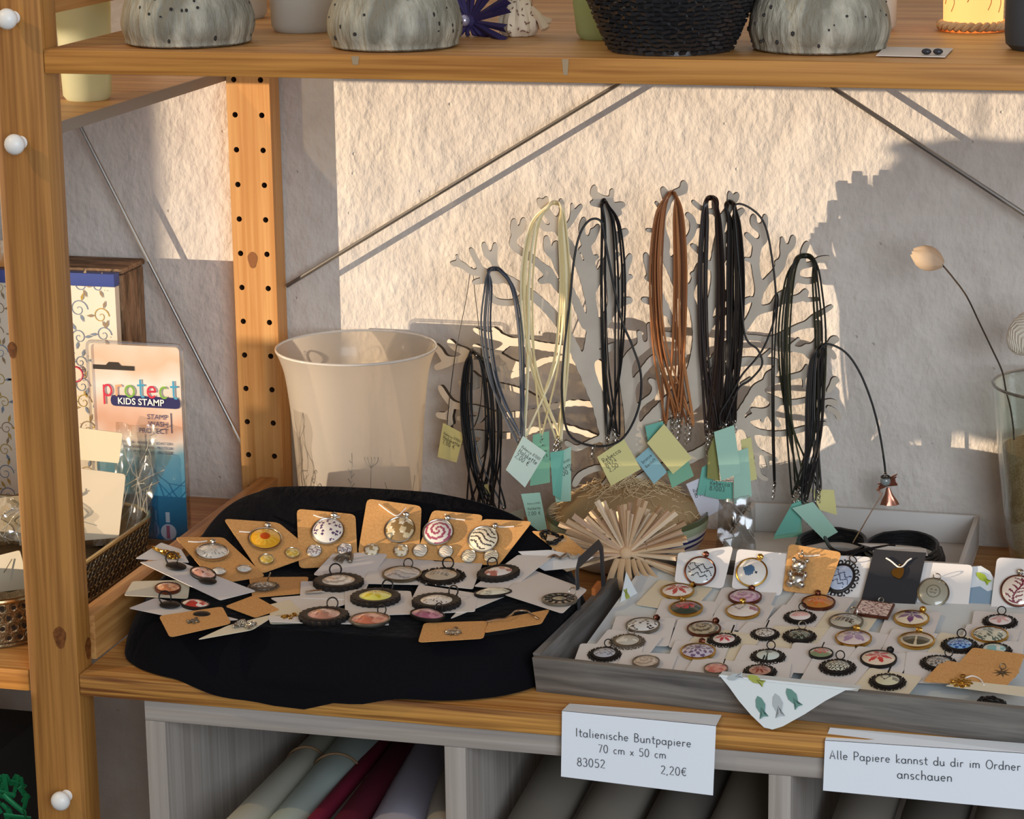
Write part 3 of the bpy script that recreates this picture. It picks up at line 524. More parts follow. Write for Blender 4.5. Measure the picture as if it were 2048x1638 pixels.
TA = [
 [(1250,1012,17),(1238,930,17),(1215,870,15),(1196,800,14),(1176,740,13),(1180,690,11),(1186,640,11),(1180,590,10),(1182,545,10),(1176,505,8),(1169,480,7)],
 R_(5,(1168,438),(1163,458),(1168,478),(1180,482),(1188,470),(1196,452)), R_(5,(1162,498),(1172,510)), R_(5,(1194,513),(1182,520)), R_(5,(1184,461),(1184,476)),
 [(1196,800,13),(1165,735,11),(1140,680,10),(1115,640,10),(1080,603,9),(1045,577,9),(1010,556,8),(980,546,7),(945,544,5),(925,530,5),(903,526,4)],
 R_(4,(914,511),(919,526)), R_(5,(942,499),(954,523),(966,545)), R_(5,(968,488),(974,508),(987,514),(990,489)), [(984,512,5),(990,530,5),(1002,552,7)], R_(5,(948,564),(975,560),(1000,562)),
 R_(5,(978,584),(988,600),(1008,605),(1030,603),(1050,588)),
 R_(5,(1028,441),(1027,458),(1036,464),(1045,455),(1047,439)), [(1034,462,6),(1025,486,6),(1036,499,6),(1062,515,7),(1095,545,8),(1120,580,8)],
 R_(5,(1078,400),(1086,412),(1093,397)), [(1090,412,5),(1093,423,6),(1100,432,6),(1112,450,7),(1122,467,8),(1145,500,8),(1165,545,9),(1178,590,9)], R_(5,(1122,401),(1124,426),(1114,446)), R_(5,(1080,441),(1088,455),(1106,456)),
 R_(4,(1144,409),(1144,432)), R_(4,(1162,411),(1150,428),(1140,445),(1125,462)),
 R_(6,(1093,476),(1095,499),(1106,508),(1113,500),(1112,487)), [(1108,510,6),(1114,528,6),(1126,552,7),(1150,600,8),(1170,650,9)], R_(5,(1094,538),(1100,548),(1094,558),(1080,562)),
 [(1183,700,11),(1205,650,10),(1225,610,10),(1222,570,9),(1218,520,9),(1222,480,9),(1220,440,9),(1216,410,8),(1212,400,6)],
 R_(5,(1184,406),(1200,408),(1214,412)), R_(5,(1189,374),(1187,388),(1198,394),(1212,402)), [(1224,382,6),(1222,400,5)], R_(5,(1246,409),(1232,412),(1222,420)), R_(6,(1252,463),(1240,470),(1224,492)), R_(7,(1238,425),(1228,430)),
 R_(6,(1260,512),(1250,540),(1246,566),(1236,592),(1226,615)), R_(5,(1262,553),(1250,558)), R_(5,(1236,508),(1222,524)), R_(5,(1230,556),(1232,575),(1240,580)), R_(6,(1260,600),(1244,604),(1228,618)), R_(6,(1215,520),(1200,545),(1190,575)),
 [(1244,960,16),(1262,880,14),(1262,830,14),(1255,780,13),(1250,740,12),(1262,710,10),(1285,692,9)], R_(6,(1278,665),(1280,685)), R_(7,(1299,650),(1301,684)), R_(7,(1275,705),(1300,686)), R_(6,(1228,690),(1210,700),(1190,715)), R_(7,(1252,790),(1290,735),(1308,715)),
 R_(5,(1300,760),(1310,770),(1305,790),(1285,805),(1262,835)),
 [(1262,890,15),(1300,840,13),(1340,800,13),(1375,760,12),(1390,720,11),(1395,670,10),(1388,620,9),(1372,585,9),(1360,560,8),(1350,535,7)],
 [(1340,533,7),(1330,510,7),(1332,485,7),(1324,455,6),(1326,426,6),(1334,408,6),(1331,390,6),(1326,378,5)], R_(5,(1313,406),(1326,424)), R_(6,(1367,366),(1367,380),(1350,386),(1336,400)), R_(5,(1295,460),(1318,462)), [(1335,520,7),(1350,560,8),(1366,600,8)],
 R_(6,(1292,510),(1297,535),(1308,565),(1330,610),(1350,660),(1368,710)), R_(6,(1294,556),(1305,560)), R_(6,(1287,599),(1312,607),(1330,625)), R_(6,(1320,665),(1345,670)),
 R_(5,(1375,429),(1385,441),(1385,462),(1375,479),(1355,505),(1345,530)), R_(4,(1386,452),(1405,452)), R_(5,(1385,491),(1403,508),(1418,535)), R_(6,(1398,530),(1391,555),(1382,577),(1374,600)), R_(5,(1384,548),(1400,556)),
 [(1459,385,4),(1460,406,5),(1456,420,5),(1448,432,6),(1443,452,6),(1436,480,7),(1430,520,8),(1430,560,8),(1424,600,9),(1412,640,9),(1402,690,10),(1396,740,11),(1380,790,11)],
 R_(4,(1474,388),(1470,398),(1461,406)), R_(5,(1485,420),(1472,432),(1469,446),(1456,470),(1440,490)), R_(4,(1386,403),(1400,415),(1425,425)), R_(4,(1428,394),(1430,420),(1440,450)), R_(5,(1443,479),(1441,491),(1448,500),(1448,515),(1432,540)), R_(6,(1452,585),(1445,598),(1425,605)), R_(5,(1500,597),(1480,608),(1455,620),(1430,640),(1410,665)),
 R_(5,(1507,432),(1507,447),(1518,457),(1528,452),(1530,432)), [(1522,455,6),(1527,467,6),(1526,480,6),(1516,489,6),(1512,504,7),(1510,526,7),(1514,555,7),(1518,578,7),(1514,599,7),(1509,620,8),(1496,643,7),(1482,662,7),(1460,690,8),(1440,722,8),(1418,762,9),(1390,805,10),(1340,850,11),(1290,895,12),(1252,935,13)],
 R_(5,(1493,469),(1505,481),(1514,490)), R_(5,(1491,518),(1510,522)),
 R_(5,(1564,477),(1566,494)), R_(5,(1586,474),(1583,490),(1572,502)), [(1566,490,6),(1567,511,6),(1560,530,7),(1550,546,7),(1535,560,6),(1522,580,6)], R_(5,(1553,524),(1562,532)),
 R_(5,(1614,486),(1607,502),(1603,526),(1590,545),(1596,557),(1614,562),(1632,558)), R_(4,(1658,515),(1638,518),(1622,528),(1604,532)), [(1590,546,6),(1582,573,6),(1570,586,6),(1556,594,6),(1546,612,6),(1526,618,6),(1510,622,7)],
 R_(6,(1611,583),(1603,593),(1585,599),(1563,600),(1550,608)), R_(5,(1635,598),(1612,600)),
 R_(4,(1663,612),(1644,624),(1626,634),(1612,648)), R_(5,(1638,649),(1614,649),(1597,653),(1578,662),(1560,671),(1541,678),(1512,675),(1483,675),(1461,684),(1438,700),(1415,732)), R_(4,(1597,677),(1585,687)),
 R_(5,(1545,680),(1570,693),(1600,699),(1616,697),(1628,690),(1636,676),(1638,645)), [(1612,695,8),(1622,708,9),(1630,695,7)], R_(5,(1640,695),(1658,690),(1665,679),(1673,678)), R_(5,(1634,702),(1658,703),(1668,714)),
 [(1554,722,5),(1534,722,6),(1504,722,8),(1480,724,8),(1452,736,8),(1420,765,9)], R_(5,(1541,700),(1527,712)),
 R_(5,(1553,734),(1547,744),(1536,750),(1534,760)), [(1616,746,5),(1592,751,5),(1563,758,5),(1535,764,6),(1518,773,8),(1506,785,8),(1478,830,9),(1446,868,10),(1400,905,11),(1340,930,12),(1280,960,13)], R_(5,(1613,732),(1606,746)), R_(4,(1608,774),(1607,752)), R_(5,(1500,757),(1483,768)),
 R_(5,(1514,780),(1538,794),(1563,803),(1588,804),(1618,798)), R_(5,(1538,795),(1552,806),(1545,818)),
 R_(5,(1505,819),(1523,823),(1540,818),(1550,806)), R_(5,(1497,835),(1512,832),(1526,826)), R_(4,(1524,842),(1528,828)), R_(5,(1556,849),(1546,838),(1540,822)),
 [(1482,842,7),(1513,862,6),(1556,867,5),(1583,863,5),(1614,855,5),(1650,846,5)], [(1446,866,8),(1478,848,8),(1494,855,7),(1504,884,6),(1512,907,5),(1516,946,4),(1533,958,4)], R_(4,(1508,896),(1536,911),(1552,920)), R_(4,(1532,913),(1537,935)),
 R_(4,(1656,782),(1664,770),(1668,759),(1674,760)), R_(4,(1640,805),(1660,802),(1672,806)), R_(4,(1655,815),(1672,824),(1678,838)),
 R_(6,(1149,968),(1160,950),(1190,936),(1228,932)), R_(5,(1132,884),(1152,896),(1180,884),(1200,876)), R_(5,(1300,955),(1330,935)), R_(6,(1228,935),(1200,985),(1190,1010))]
TB = [
 [(951,658,4),(968,667,5),(987,671,6),(1006,675,7),(1026,683,7),(1050,684,8),(1087,692,8),(1128,698,8),(1165,712,9),(1200,730,9)], R_(5,(989,657),(999,664)), R_(5,(951,692),(968,700),(985,706),(1000,701),(1020,685)),
 R_(6,(872,692),(882,702),(889,714),(901,720),(920,718),(938,711),(932,702),(912,694),(901,683)), R_(6,(875,734),(892,728),(905,722)), R_(6,(938,711),(950,712),(975,712)),
 R_(6,(883,775),(892,790),(905,806),(922,812),(948,815),(969,820),(997,829),(1026,829),(1065,824),(1110,812),(1160,805),(1215,815)), R_(6,(878,829),(895,831),(905,820)), R_(5,(899,847),(897,858),(905,866)), R_(5,(903,830),(906,845)),
 R_(6,(920,836),(942,838),(958,839),(968,828)), R_(6,(905,892),(924,882),(942,868),(962,866),(997,870),(1026,870),(1060,862),(1100,850),(1150,858),(1225,885)),
 R_(5,(944,888),(961,888),(972,876)), R_(5,(954,915),(965,905),(970,888)), R_(5,(923,764),(933,772),(948,773),(962,766),(975,770)), R_(5,(945,745),(956,756),(970,762)), R_(5,(1006,712),(1026,724),(1045,730)), R_(5,(996,738),(1014,734),(1035,735)),
 R_(5,(1020,752),(1045,745),(1065,734),(1080,726),(1094,720),(1128,716),(1165,730)), R_(5,(982,766),(1015,773),(1045,782),(1065,792),(1095,806)), R_(12,(1225,885),(1236,930),(1243,1000)), R_(11,(1200,730),(1205,790),(1222,870))]
tree = thing('jewellery_tree', 'grey cut-out branching necklace tree standing in the striped bowl', 'jewellery stand', (XB, .385, .02))
TM = [mat('grey_painted_board', hx('cabdaa'), rough=.55, noise=(30, hx('bfb29f'))), mat('burnt_cut_edge', hx('3c3228'), rough=.8)]
DA = Vector((math.cos(math.radians(21)), math.sin(math.radians(21)), 0)); DB = Vector((.94, -.34, 0)).normalized(); PT = Vector((XB, .385, 0))
NA = Vector((DA.y, -DA.x, 0)); NB = Vector((DB.y, -DB.x, 0)).normalized()
plate('front_plate', TA, PT, DA, tree, TM); plate('cross_plate', TB, PT, DB, tree, TM)
# ------------------------------------------------ striped bowl with sisal
bx, by = XB+.002, .385
bowl = thing('striped_bowl', 'white ceramic bowl with green and blue stripes behind the paper star', 'bowl', (bx, by, .0003))
mb = MB(); prof = [(.0, 0), (.05, 0), (.058, .004), (.064, .014), (.0675, .022), (.0685, .0245), (.069, .027), (.0695, .0295), (.0702, .033), (.071, .040), (.0705, .0445), (.069, .0445), (.066, .03), (.0, .012)]
mb.lathe(prof, (bx, by, .0003), 72)
cols = [0, 0, 0, 0, 1, 0, 1, 0, 2, 3, 3, 0, 0]; mb.m = [cols[min(i//72, 12)] for i in range(len(mb.f))]
mb.build('bowl_body', [mat('white_glaze', hx('d8d8cc'), rough=.25, coat=.5), pl('27306a', rough=.3), pl('a9b596', rough=.3), pl('5a6040', rough=.3)], bowl)
rnd = random.Random(11); mb = MB()
mb.lathe([(.0655, .036), (.058, .05), (.042, .062), (.02, .069), (0, .07)], (bx, by, 0), 40, wob=lambda q, i: 1+.05*math.sin(q*5+i)); mb.m = [1]*len(mb.f)
for i in range(620):
    q = rnd.uniform(0, 6.28); d = rnd.uniform(0, .064); z = .071-.034*(d/.066)**2; c = Vector((bx+d*math.cos(q), by+d*math.sin(q), z)); a = rnd.uniform(0, 6.28); L = rnd.uniform(.01, .026); v = Vector((math.cos(a), math.sin(a), rnd.uniform(-.1, .25)))*L
    mb.tube([c-v*.5, c+Vector((rnd.uniform(-.004, .004), rnd.uniform(-.004, .004), rnd.uniform(.001, .006))), c+v*.5], .00028, 3, 0, cap=False)
tag(mb.build('sisal_nest', [pl('d9bf94', rough=.8), pl('a98e66', rough=.9)]), 'pale sisal fibre nest filling the striped bowl', 'sisal', kind='stuff')
# ------------------------------------------------ necklaces hung on the branches
MET = mat('silver_metal', hx('c9c4ba'), rough=.25, metal=1); TAGC = {'mint': 'a5cdb8', 'pale': 'd2e4d4', 'teal': '6fb3a0', 'yellow': 'd8d08e', 'blue': '8fb9c0', 'green': '7fb494', 'olive': '8d8a4e', 'white': 'd4d4dc'}
def atp(px, py, y):
    if y > .5: return on_plane(px, py, PT+NB*(y-1), NB)         # offset in front of the cross plate, coded as 1 + offset
    return on_plane(px, py, PT+NA*(.383-y+.002), NA)            # offset in front of the main plate
def links(mb, p, d, n, L=.0034):
    d = Vector(d).normalized(); s = d.orthogonal().normalized(); s2 = d.cross(s)
    for i in range(n):
        a = s if i % 2 else (s*.6+s2*.8); mb.ring(Vector(p)+d*L*.78*i, L*.5, .00035, (d, a), 10, 4, sy=.72)
def price_tag(par, quad, y, col, txt, fold=None):
    P = [atp(px, py, y+.0015*i*(1 if i < 2 else -1)) for i, (px, py) in enumerate(quad)]; n = (P[1]-P[0]).cross(P[3]-P[0]).normalized()
    n = n if n.y < 0 else -n; mb = MB().slab(P, -n, .0003, 0); X = (P[1]-P[0]).normalized(); Yv = n.cross(X).normalized(); o = P[3]+(P[0]-P[3])*.72+X*.003
    W_ = (P[1]-P[0]).length
    for i, t in enumerate(txt):
        wd = sum(G[c][0]+.1 for c in t); s = min((W_-.005)/wd, .0042); letters(mb, t, o-Yv*.0048*i+n*.0002, X, Yv, n, s, .05, mi=1)
    mb.build('price_tag', [pl(TAGC[col], rough=.8), pl('34342e')], par, smooth=0)
def necklace(lab, grp, pts, y, col, r, rough=.4, chain=4, tags=(), yy=None, closed=True):
    """pts = loop of photo pixels, hook first, then down one side, the clasp, and up the other"""
    Y = yy or [y]*len(pts); P = [atp(px, py, Y[i]) for i, (px, py) in enumerate(pts)]
    lo = min(P, key=lambda p: p.z); t = thing('cord_necklace', lab, 'necklace', P[0], grp)
    MB().tube(cat_rom(P, 6, closed=closed), r*1.08, 6, closed=closed).build('cord', pl(col, rough=rough, coat=.2), t)
    mb = MB(); links(mb, lo-Vector((0, .001, 0)), (random.uniform(-.15, .15), 0, -1), chain); mb.build('clasp_chain', MET, t)
    for a in tags: price_tag(t, *a)
    return t
def bundle(lab, grp, n, hook, L, Rr, bot, y, cols, r, dy=.004, jit=(8, 8, 14), tags={}, seed=1, rough=.4, hw=10, slope=0):
    """n cords over one hook: L and Rr are the pixel columns of the two hanging strands at mid height, bot the clasp spread (x0, x1, y)"""
    rnd = random.Random(seed)
    for i in range(n):
        f = i/max(n-1, 1); u = rnd.uniform(0, 1); xl = L[0]+(L[1]-L[0])*((f*1.7) % 1)+rnd.uniform(-2, 2); xr = Rr[0]+(Rr[1]-Rr[0])*((f*2.3) % 1)+rnd.uniform(-2, 2)
        xb = bot[0]+(bot[1]-bot[0])*rnd.random(); yb = bot[2]+rnd.uniform(-jit[2], jit[2]); hx_, hy = hook[0]+rnd.uniform(-2, 2), hook[1]+rnd.uniform(-4, 3); H = yb-hy; w = hw*rnd.uniform(.8, 1.2)
        pts = [(hx_, hy), (hx_-w, hy+H*.018), (xl+(hx_-xl)*.25, hy+H*.11), (xl, hy+H*.36), (xl+(xb-xl)*.22+slope*.3, hy+H*.68), (xb-3+slope*.2, yb-H*.035), (xb+slope*.3, yb), (xb+3+slope*.3, yb-H*.035), (xr+(xb-xr)*.22+slope*.5, hy+H*.68), (xr+slope*.2, hy+H*.36), (xr+(hx_-xr)*.25, hy+H*.11), (hx_+w, hy+H*.018)]
        q = y-.002-dy*rnd.random()*2; yy = [y-.0005]+[q]*11
        if y > .5: q = y+.002+dy*rnd.random()*2; yy = [y+.0005]+[q]*11
        necklace(lab, grp, pts, q, cols[i % len(cols)], r*rnd.uniform(.9, 1.1), rough, rnd.choice((3, 4, 6, 8)), tags.get(i, ()), yy)
TX = ['Rebecca 87001', 'Halskette', u'2,00 \u20ac']; HW = ['Rebecca', '8924', '2,50']
yA = .383
bundle('cream waxed cord necklace in the pale bundle on the tall left branch', 'cream cord necklaces on the tree', 9, (1108, 405), (1040, 1068), (1122, 1146), (1045, 1128, 875), yA, ['f2e2b0', 'e8d49c', 'f8ecc4'], .00082, seed=2, hw=14,
 tags={0: [([(1046, 872), (1092, 905), (1050, 975), (1012, 940)], yA-.016, 'pale', TX)], 1: [([(1066, 870), (1098, 862), (1100, 965), (1060, 972)], yA-.010, 'green', TX)], 3: [([(1098, 915), (1142, 893), (1142, 1002), (1112, 1005)], yA-.008, 'mint', TX)], 5: [([(1042, 988), (1080, 985), (1094, 1058), (1062, 1065)], yA-.010, 'mint', TX)], 7: [([(1100, 905), (1128, 900), (1122, 1000), (1106, 990)], yA-.011, 'teal', [])]})
bundle('slate grey cord necklace on the far left branch', 'slate cord necklaces on the tree', 5, (990, 538), (964, 984), (1034, 1044), (1032, 1046, 888), yA-.003, ['4c5158', '5c6068', '40454c'], .0008, seed=4, hw=12, slope=14)
yB = 1.004
bundle('black cord necklace in the low bundle beside the frosted vase', 'black cord necklaces low on the tree', 13, (946, 702), (920, 944), (968, 1000), (930, 1004, 1022), yB, ['16171a', '1e2024', '111214'], .00075, seed=6, hw=5, jit=(8, 8, 12), slope=12,
 tags={0: [([(905, 1030), (948, 1018), (960, 1042), (918, 1046)], yB+.012, 'yellow', [])], 2: [([(968, 970), (975, 968), (982, 1000), (976, 998)], yB+.008, 'yellow', [])], 4: [([(1010, 1030), (1046, 1018), (1048, 1040), (1020, 1046)], yB+.01, 'pale', [])]})
bundle('black cord necklace on the top middle branch', 'black cord necklaces on the top middle branch', 4, (1210, 402), (1202, 1216), (1232, 1254), (1202, 1238, 872), yA, ['121316'], .00085, seed=8, hw=6,
 tags={0: [([(1194, 914), (1248, 878), (1282, 938), (1222, 972)], yA-.012, 'yellow', HW)]})
bundle('copper brown cord necklace on the highest branch', 'copper cord necklaces on the tree', 11, (1343, 386), (1300, 1326), (1348, 1376), (1318, 1384, 838), yA, ['a4673a', '8a5430', 'bd8050', '6e4428'], .00082, seed=10, hw=8,
 tags={0: [([(1294, 886), (1328, 848), (1384, 916), (1346, 948)], yA-.018, 'yellow', [])], 2: [([(1270, 918), (1298, 894), (1334, 944), (1308, 968)], yA-.012, 'blue', ['bronze', 'bantolt'])], 4: [([(1290, 852), (1326, 842), (1332, 880), (1296, 884)], yA-.008, 'teal', [])], 6: [([(1334, 942), (1376, 920), (1388, 952), (1344, 976)], yA-.006, 'green', [])], 8: [([(1372, 968), (1410, 952), (1446, 1016), (1404, 1040)], yA-.012, 'white', ['Rebecca', '8924'])]})
bundle('dark brown cord necklace in the thick left strand of the dark bundle', 'dark brown cord necklaces on the tree', 8, (1422, 396), (1396, 1414), (1434, 1448), (1408, 1440, 858), yA, ['241610', '2e1c12', '1c120e'], .0009, seed=12, hw=10,
 tags={0: [([(1428, 864), (1468, 850), (1482, 946), (1442, 962)], yA-.020, 'mint', [])], 2: [([(1416, 905), (1430, 866), (1440, 962), (1414, 956)], yA-.016, 'olive', [])], 4: [([(1404, 935), (1430, 920), (1424, 990), (1394, 990)], yA-.012, 'teal', [])]})
bundle('black brown cord necklace in the thick right strand of the dark bundle', 'black brown cord necklaces on the tree', 11, (1460, 404), (1454, 1468), (1470, 1490), (1440, 1474, 852), yA, ['17110e', '1e1612', '120e0c'], .0009, seed=13, hw=8,
 tags={0: [([(1468, 905), (1496, 895), (1504, 992), (1468, 1008)], yA-.016, 'mint', [])], 3: [([(1414, 960), (1466, 965), (1466, 1004), (1410, 992)], yA-.013, 'teal', ['Rebecca', '87003'])], 6: [([(1482, 880), (1502, 874), (1514, 958), (1490, 966)], yA-.004, 'yellow', [])]})
bundle('olive black cord necklace in the right bundle', 'olive cord necklaces on the right branches', 8, (1610, 512), (1556, 1580), (1630, 1654), (1576, 1642, 988), yA, ['2a2c1c', '36382a', '1c1e16', '4a4a34'], .00082, seed=14, hw=16,
 tags={0: [([(1584, 1008), (1612, 998), (1596, 1064), (1548, 1072)][::1], yA-.012, 'teal', [])], 1: [([(1594, 1000), (1600, 990), (1604, 1072), (1546, 1078)], yA-.008, 'green', TX)], 3: [([(1584, 1016), (1626, 1004), (1676, 1064), (1648, 1080)], yA-.018, 'mint', [])], 5: [([(1620, 978), (1668, 980), (1674, 1030), (1640, 1020)], yA-.006, 'yellow', [])]})
bundle('fine grey black cord necklace in the dense strand at the right', 'grey black cord necklaces at the right of the tree', 9, (1640, 694), (1614, 1632), (1636, 1652), (1600, 1640, 992), yA-.002, ['2c2a2a', '4a4644', '1e1c1c'], .0007, seed=15, hw=6)
necklace('single black cord looping in a wide oval around the middle branch', None, [(1202, 443), (1180, 440), (1160, 468), (1148, 520), (1140, 600), (1128, 700), (1124, 790), (1138, 868), (1188, 892), (1242, 880), (1276, 820), (1282, 750), (1264, 690), (1244, 642), (1225, 560), (1210, 480)], yA-.013, '111214', .00095, chain=5)
necklace('single dark cord arching out to the right of the dark bundle', None, [(1470, 411), (1500, 416), (1530, 450), (1546, 530), (1552, 600), (1548, 640), (1530, 690), (1510, 720), (1484, 750), (1462, 790), (1440, 830), (1448, 850), (1475, 780), (1500, 760), (1524, 730), (1516, 700), (1490, 670), (1480, 560), (1472, 460)], yA-.012, '1a1410', .00085, chain=4)
necklace('long black cord hanging alone between the dark and olive bundles', None, [(1552, 590), (1546, 640), (1544, 740), (1545, 880), (1548, 965), (1550, 966), (1548, 860), (1548, 740), (1552, 650), (1556, 600)], yA-.010, '161412', .0007, chain=6)
necklace('thin dark cord with a yellow tag on the outermost left branch', None, [(943, 534), (932, 600), (912, 700), (900, 790), (894, 856), (900, 862), (925, 870), (950, 850), (962, 800), (964, 720), (956, 640), (950, 590)], yB, '2a2a2c', .0004, chain=3,
 tags=[([(886, 846), (928, 868), (913, 925), (875, 914)], yB+.004, 'yellow', TX)])
# single cord with angel pendant
t = necklace('single black cord with a bead angel hanging far right of the tree', None, [(1640, 698), (1656, 688), (1690, 704), (1718, 742), (1742, 800), (1758, 860), (1768, 920), (1771, 948)], yA-.01, '141416', .0009, chain=1, closed=False)
c = atp(1771, 962, yA-.01); sB = mpp(c); MB().ball(c, 11*sB, 16, sc=(1, .9, .95)).build('head_bead', mat('grey_glass_bead', hx('8a928f'), rough=.15, coat=.8), t)
MB().lathe([(.0035, .0035), (.0045, .0028), (.0045, .002), (.0035, .0015)], c+Vector((0, 0, .0012)), 16).build('bead_cap', mat('dark_silver', hx('5c5854'), rough=.4, metal=1), t)
CO = mat('rose_copper', hx('b9806a'), rough=.3, metal=.9); mb = MB(); b = atp(1777, 984, yA-.01)
mb.lathe([(.0075, -.0115), (.0062, -.008), (.0035, -.002), (.0015, .004)], b, 24, wob=lambda q, i: 1+(.16*math.sin(q*6) if i < 2 else 0), ax=(Vector((1, 0, .05)), Vector((0, .5, 0)), Vector((-.12, 0, 1)))); mb.build('dress', CO, t)
mb = MB()
for sx in (-1, 1):
    o = b+Vector((-.001, -.001, .006))
    for k in range(5): mb.tube([o, o+Vector((sx*(.004+.0012*k), .0, .006*(sx > 0)-.0016*k+.002)), o+Vector((sx*(.0085-.0008*k), 0, (.011 if sx > 0 else .001)-.0024*k))], [.0008, .0011, .0005], 5)
mb.build('wing', CO, t)
a, b = atp(1765, 986, yA-.012), at(1706, 1086, Y=.40)
tag(MB().tube(cat_rom([a, (a+b)/2+Vector((0, 0, .0005)), b], 6), .0006, 6).build('silver_wire', MET), 'thin silver wire slanting from the angel down to the black cables', 'wire')
# ------------------------------------------------ black velvet over a shallow dish
def sm(t): t = min(max(t, 0), 1); return t*t*(3-2*t)
def hc(x, y):
    yb = .178+.12*(x-.1); z = .041+.8*max(0, y-yb)
    z += .28*max(0, .065-x)*sm((y-.06)/.08)
    return min(z, .091)
def velvet():
    hp = [at(a, b, Y=-.0075) for a, b in ((205, 1352), (240, 1364), (330, 1386), (420, 1403), (490, 1406), (530, 1412), (580, 1427), (622, 1424), (650, 1408), (720, 1412), (790, 1396), (860, 1393), (960, 1386), (1015, 1390), (1052, 1409), (1075, 1392))]
    HX = [p.x for p in hp]; HZ = [p.z for p in hp]; mb = MB(); nt = 160; c = Vector((.187, .125)); rows = []
    for j in range(nt):
        q = 2*math.pi*j/nt; cs, sn = math.cos(q), math.sin(q); se = lambda v, p: math.copysign(abs(v)**p, v)
        ex, ey = se(cs, .62), se(sn, .62)
        top = Vector((c.x+ex*(.160 if cs > 0 else .158), c.y+ey*(.128 if sn > 0 else .094)))
        fold = .006*math.sin(q*9+1.3*math.sin(q*3))+.004*math.sin(q*17+2)
        hem = Vector((c.x+ex*(.176 if cs > 0 else .180), c.y+ey*(.162 if sn > 0 else .130)))
        out = (hem-top); col = []
        for i in range(9):
            t = i/8; p = c+(top-c)*t; col.append(Vector((p.x, p.y, hc(p.x, p.y)-.0016)))
        zt = col[-1].z
        front = sm((.004-hem.y)/.012); zh = float(np.interp(hem.x, HX, HZ)); rr_ = 1+.05*math.sin(q*11+1)+.035*math.sin(q*23)
        for i in range(1, 15):
            t = i/14; p = top+out*(1-(1-t)**1.6)*(1+fold*12*t*(1-t)); zz = zt*(1-t**1.35)+.0014
            x = max(p.x, .0035); y = p.y
            if front > 0:
                tf = min(t/.62, 1); zf_ = zt*(1-tf**1.3)+.003; yf_ = top.y+(-.0075-top.y)*math.sin(tf*math.pi/2)+.0025*math.sin(q*15+6*t)*tf*(t < .6)
                if t > .62: zf_ = .003+(zh-.003)*(t-.62)/.38; yf_ = -.0075-.002*(1+math.sin(q*19+3*t))*(t-.62)
                y = y*(1-front)+yf_*front; zz = zz*(1-front)+zf_*front
            col.append(Vector((x, y, zz)))
        rows.append(col)
    k = len(rows[0]); mb.add([p for r in rows for p in r], [(j*k+i, ((j+1) % nt)*k+i, ((j+1) % nt)*k+i+1, j*k+i+1) for j in range(nt) for i in range(k-1)])
    o = mb.build('velvet_cloth', mat('black_velvet', (.0055, .0055, .007), rough=.95, sheen=.05, bump=(140, .35, .003), spec=.05), smooth=80)
    return tag(o, 'black velvet cloth draped over a dish and spilling over the shelf edge', 'cloth')
velvet()
# ------------------------------------------------ grey wooden tray with napkin
TO = Vector((.3612, .0412, 0)); TX_ = Vector((.9971, -.0763, 0)); TY_ = Vector((.0763, .9971, 0))
def T(u, v, z): return TO+TX_*u+TY_*v+Vector((0, 0, z))
tray = thing('wooden_tray', 'grey stained wooden tray full of carded pendants at the shelf front', 'tray', T(.21, .135, .0003))
GW = wood('grey_stained_wood', hx('7e7a73'), hx('504d4a'), 0, scale=.7, rough=.6, coat=0); GWY = wood('grey_stained_wood_side', hx('7c7a78'), hx('55534f'), 1, scale=.7, rough=.6, coat=0)
TW, TD, TH, FL, WT = .42, .262, .030, .009, .0065
def wall(a, b, n, m, nm):
    a0, b0 = a, b; ou = n*FL
    MB().hexa([T(*a, .0003), T(*b, .0003), T(b[0]-n.x*WT, b[1]-n.y*WT, .0003), T(a[0]-n.x*WT, a[1]-n.y*WT, .0003), T(a[0]+ou.x, a[1]+ou.y, TH), T(b[0]+ou.x, b[1]+ou.y, TH), T(b[0]+ou.x-n.x*WT, b[1]+ou.y-n.y*WT, TH), T(a[0]+ou.x-n.x*WT, a[1]+ou.y-n.y*WT, TH)]).build(nm, m, tray, smooth=0)
wall((-.006, 0), (TW+.006, 0), Vector((0, -1)), GW, 'front_wall'); wall((TW+.006, TD), (-.006, TD), Vector((0, 1)), GW, 'back_wall')
wall((0, TD), (0, .001), Vector((-1, 0)), GWY, 'side_wall'); wall((TW, .001), (TW, TD), Vector((1, 0)), GWY, 'side_wall')
MB().hexa([T(.001, .001, .001), T(TW-.001, .001, .001), T(TW-.001, TD-.001, .001), T(.001, TD-.001, .001), T(.001, .001, .005), T(TW-.001, .001, .005), T(TW-.001, TD-.001, .005), T(.001, TD-.001, .005)]).build('base', GW, tray)
ha, hb = T(-.0085, .112, .03), T(-.0085, .176, .03); uz = Vector((-.002, 0, .036))
MB().tube([ha, ha+uz*.85, ha+uz+(hb-ha)*.1, hb+uz-(hb-ha)*.1, hb+uz*.85, hb], .0044, 10, flat=(1, 0, 0)).build('handle', mat('dark_iron', hx('33363c'), rough=.5, metal=.3), tray)
MB().hexa([ha+(hb-ha)*.55+Vector((x, y, z)) for z in (-.004, .006) for x, y in ((-.001, 0), (.002, 0), (.002, .02), (-.001, .02))]).build('leather_tab', pl('b0642c', rough=.6), tray)
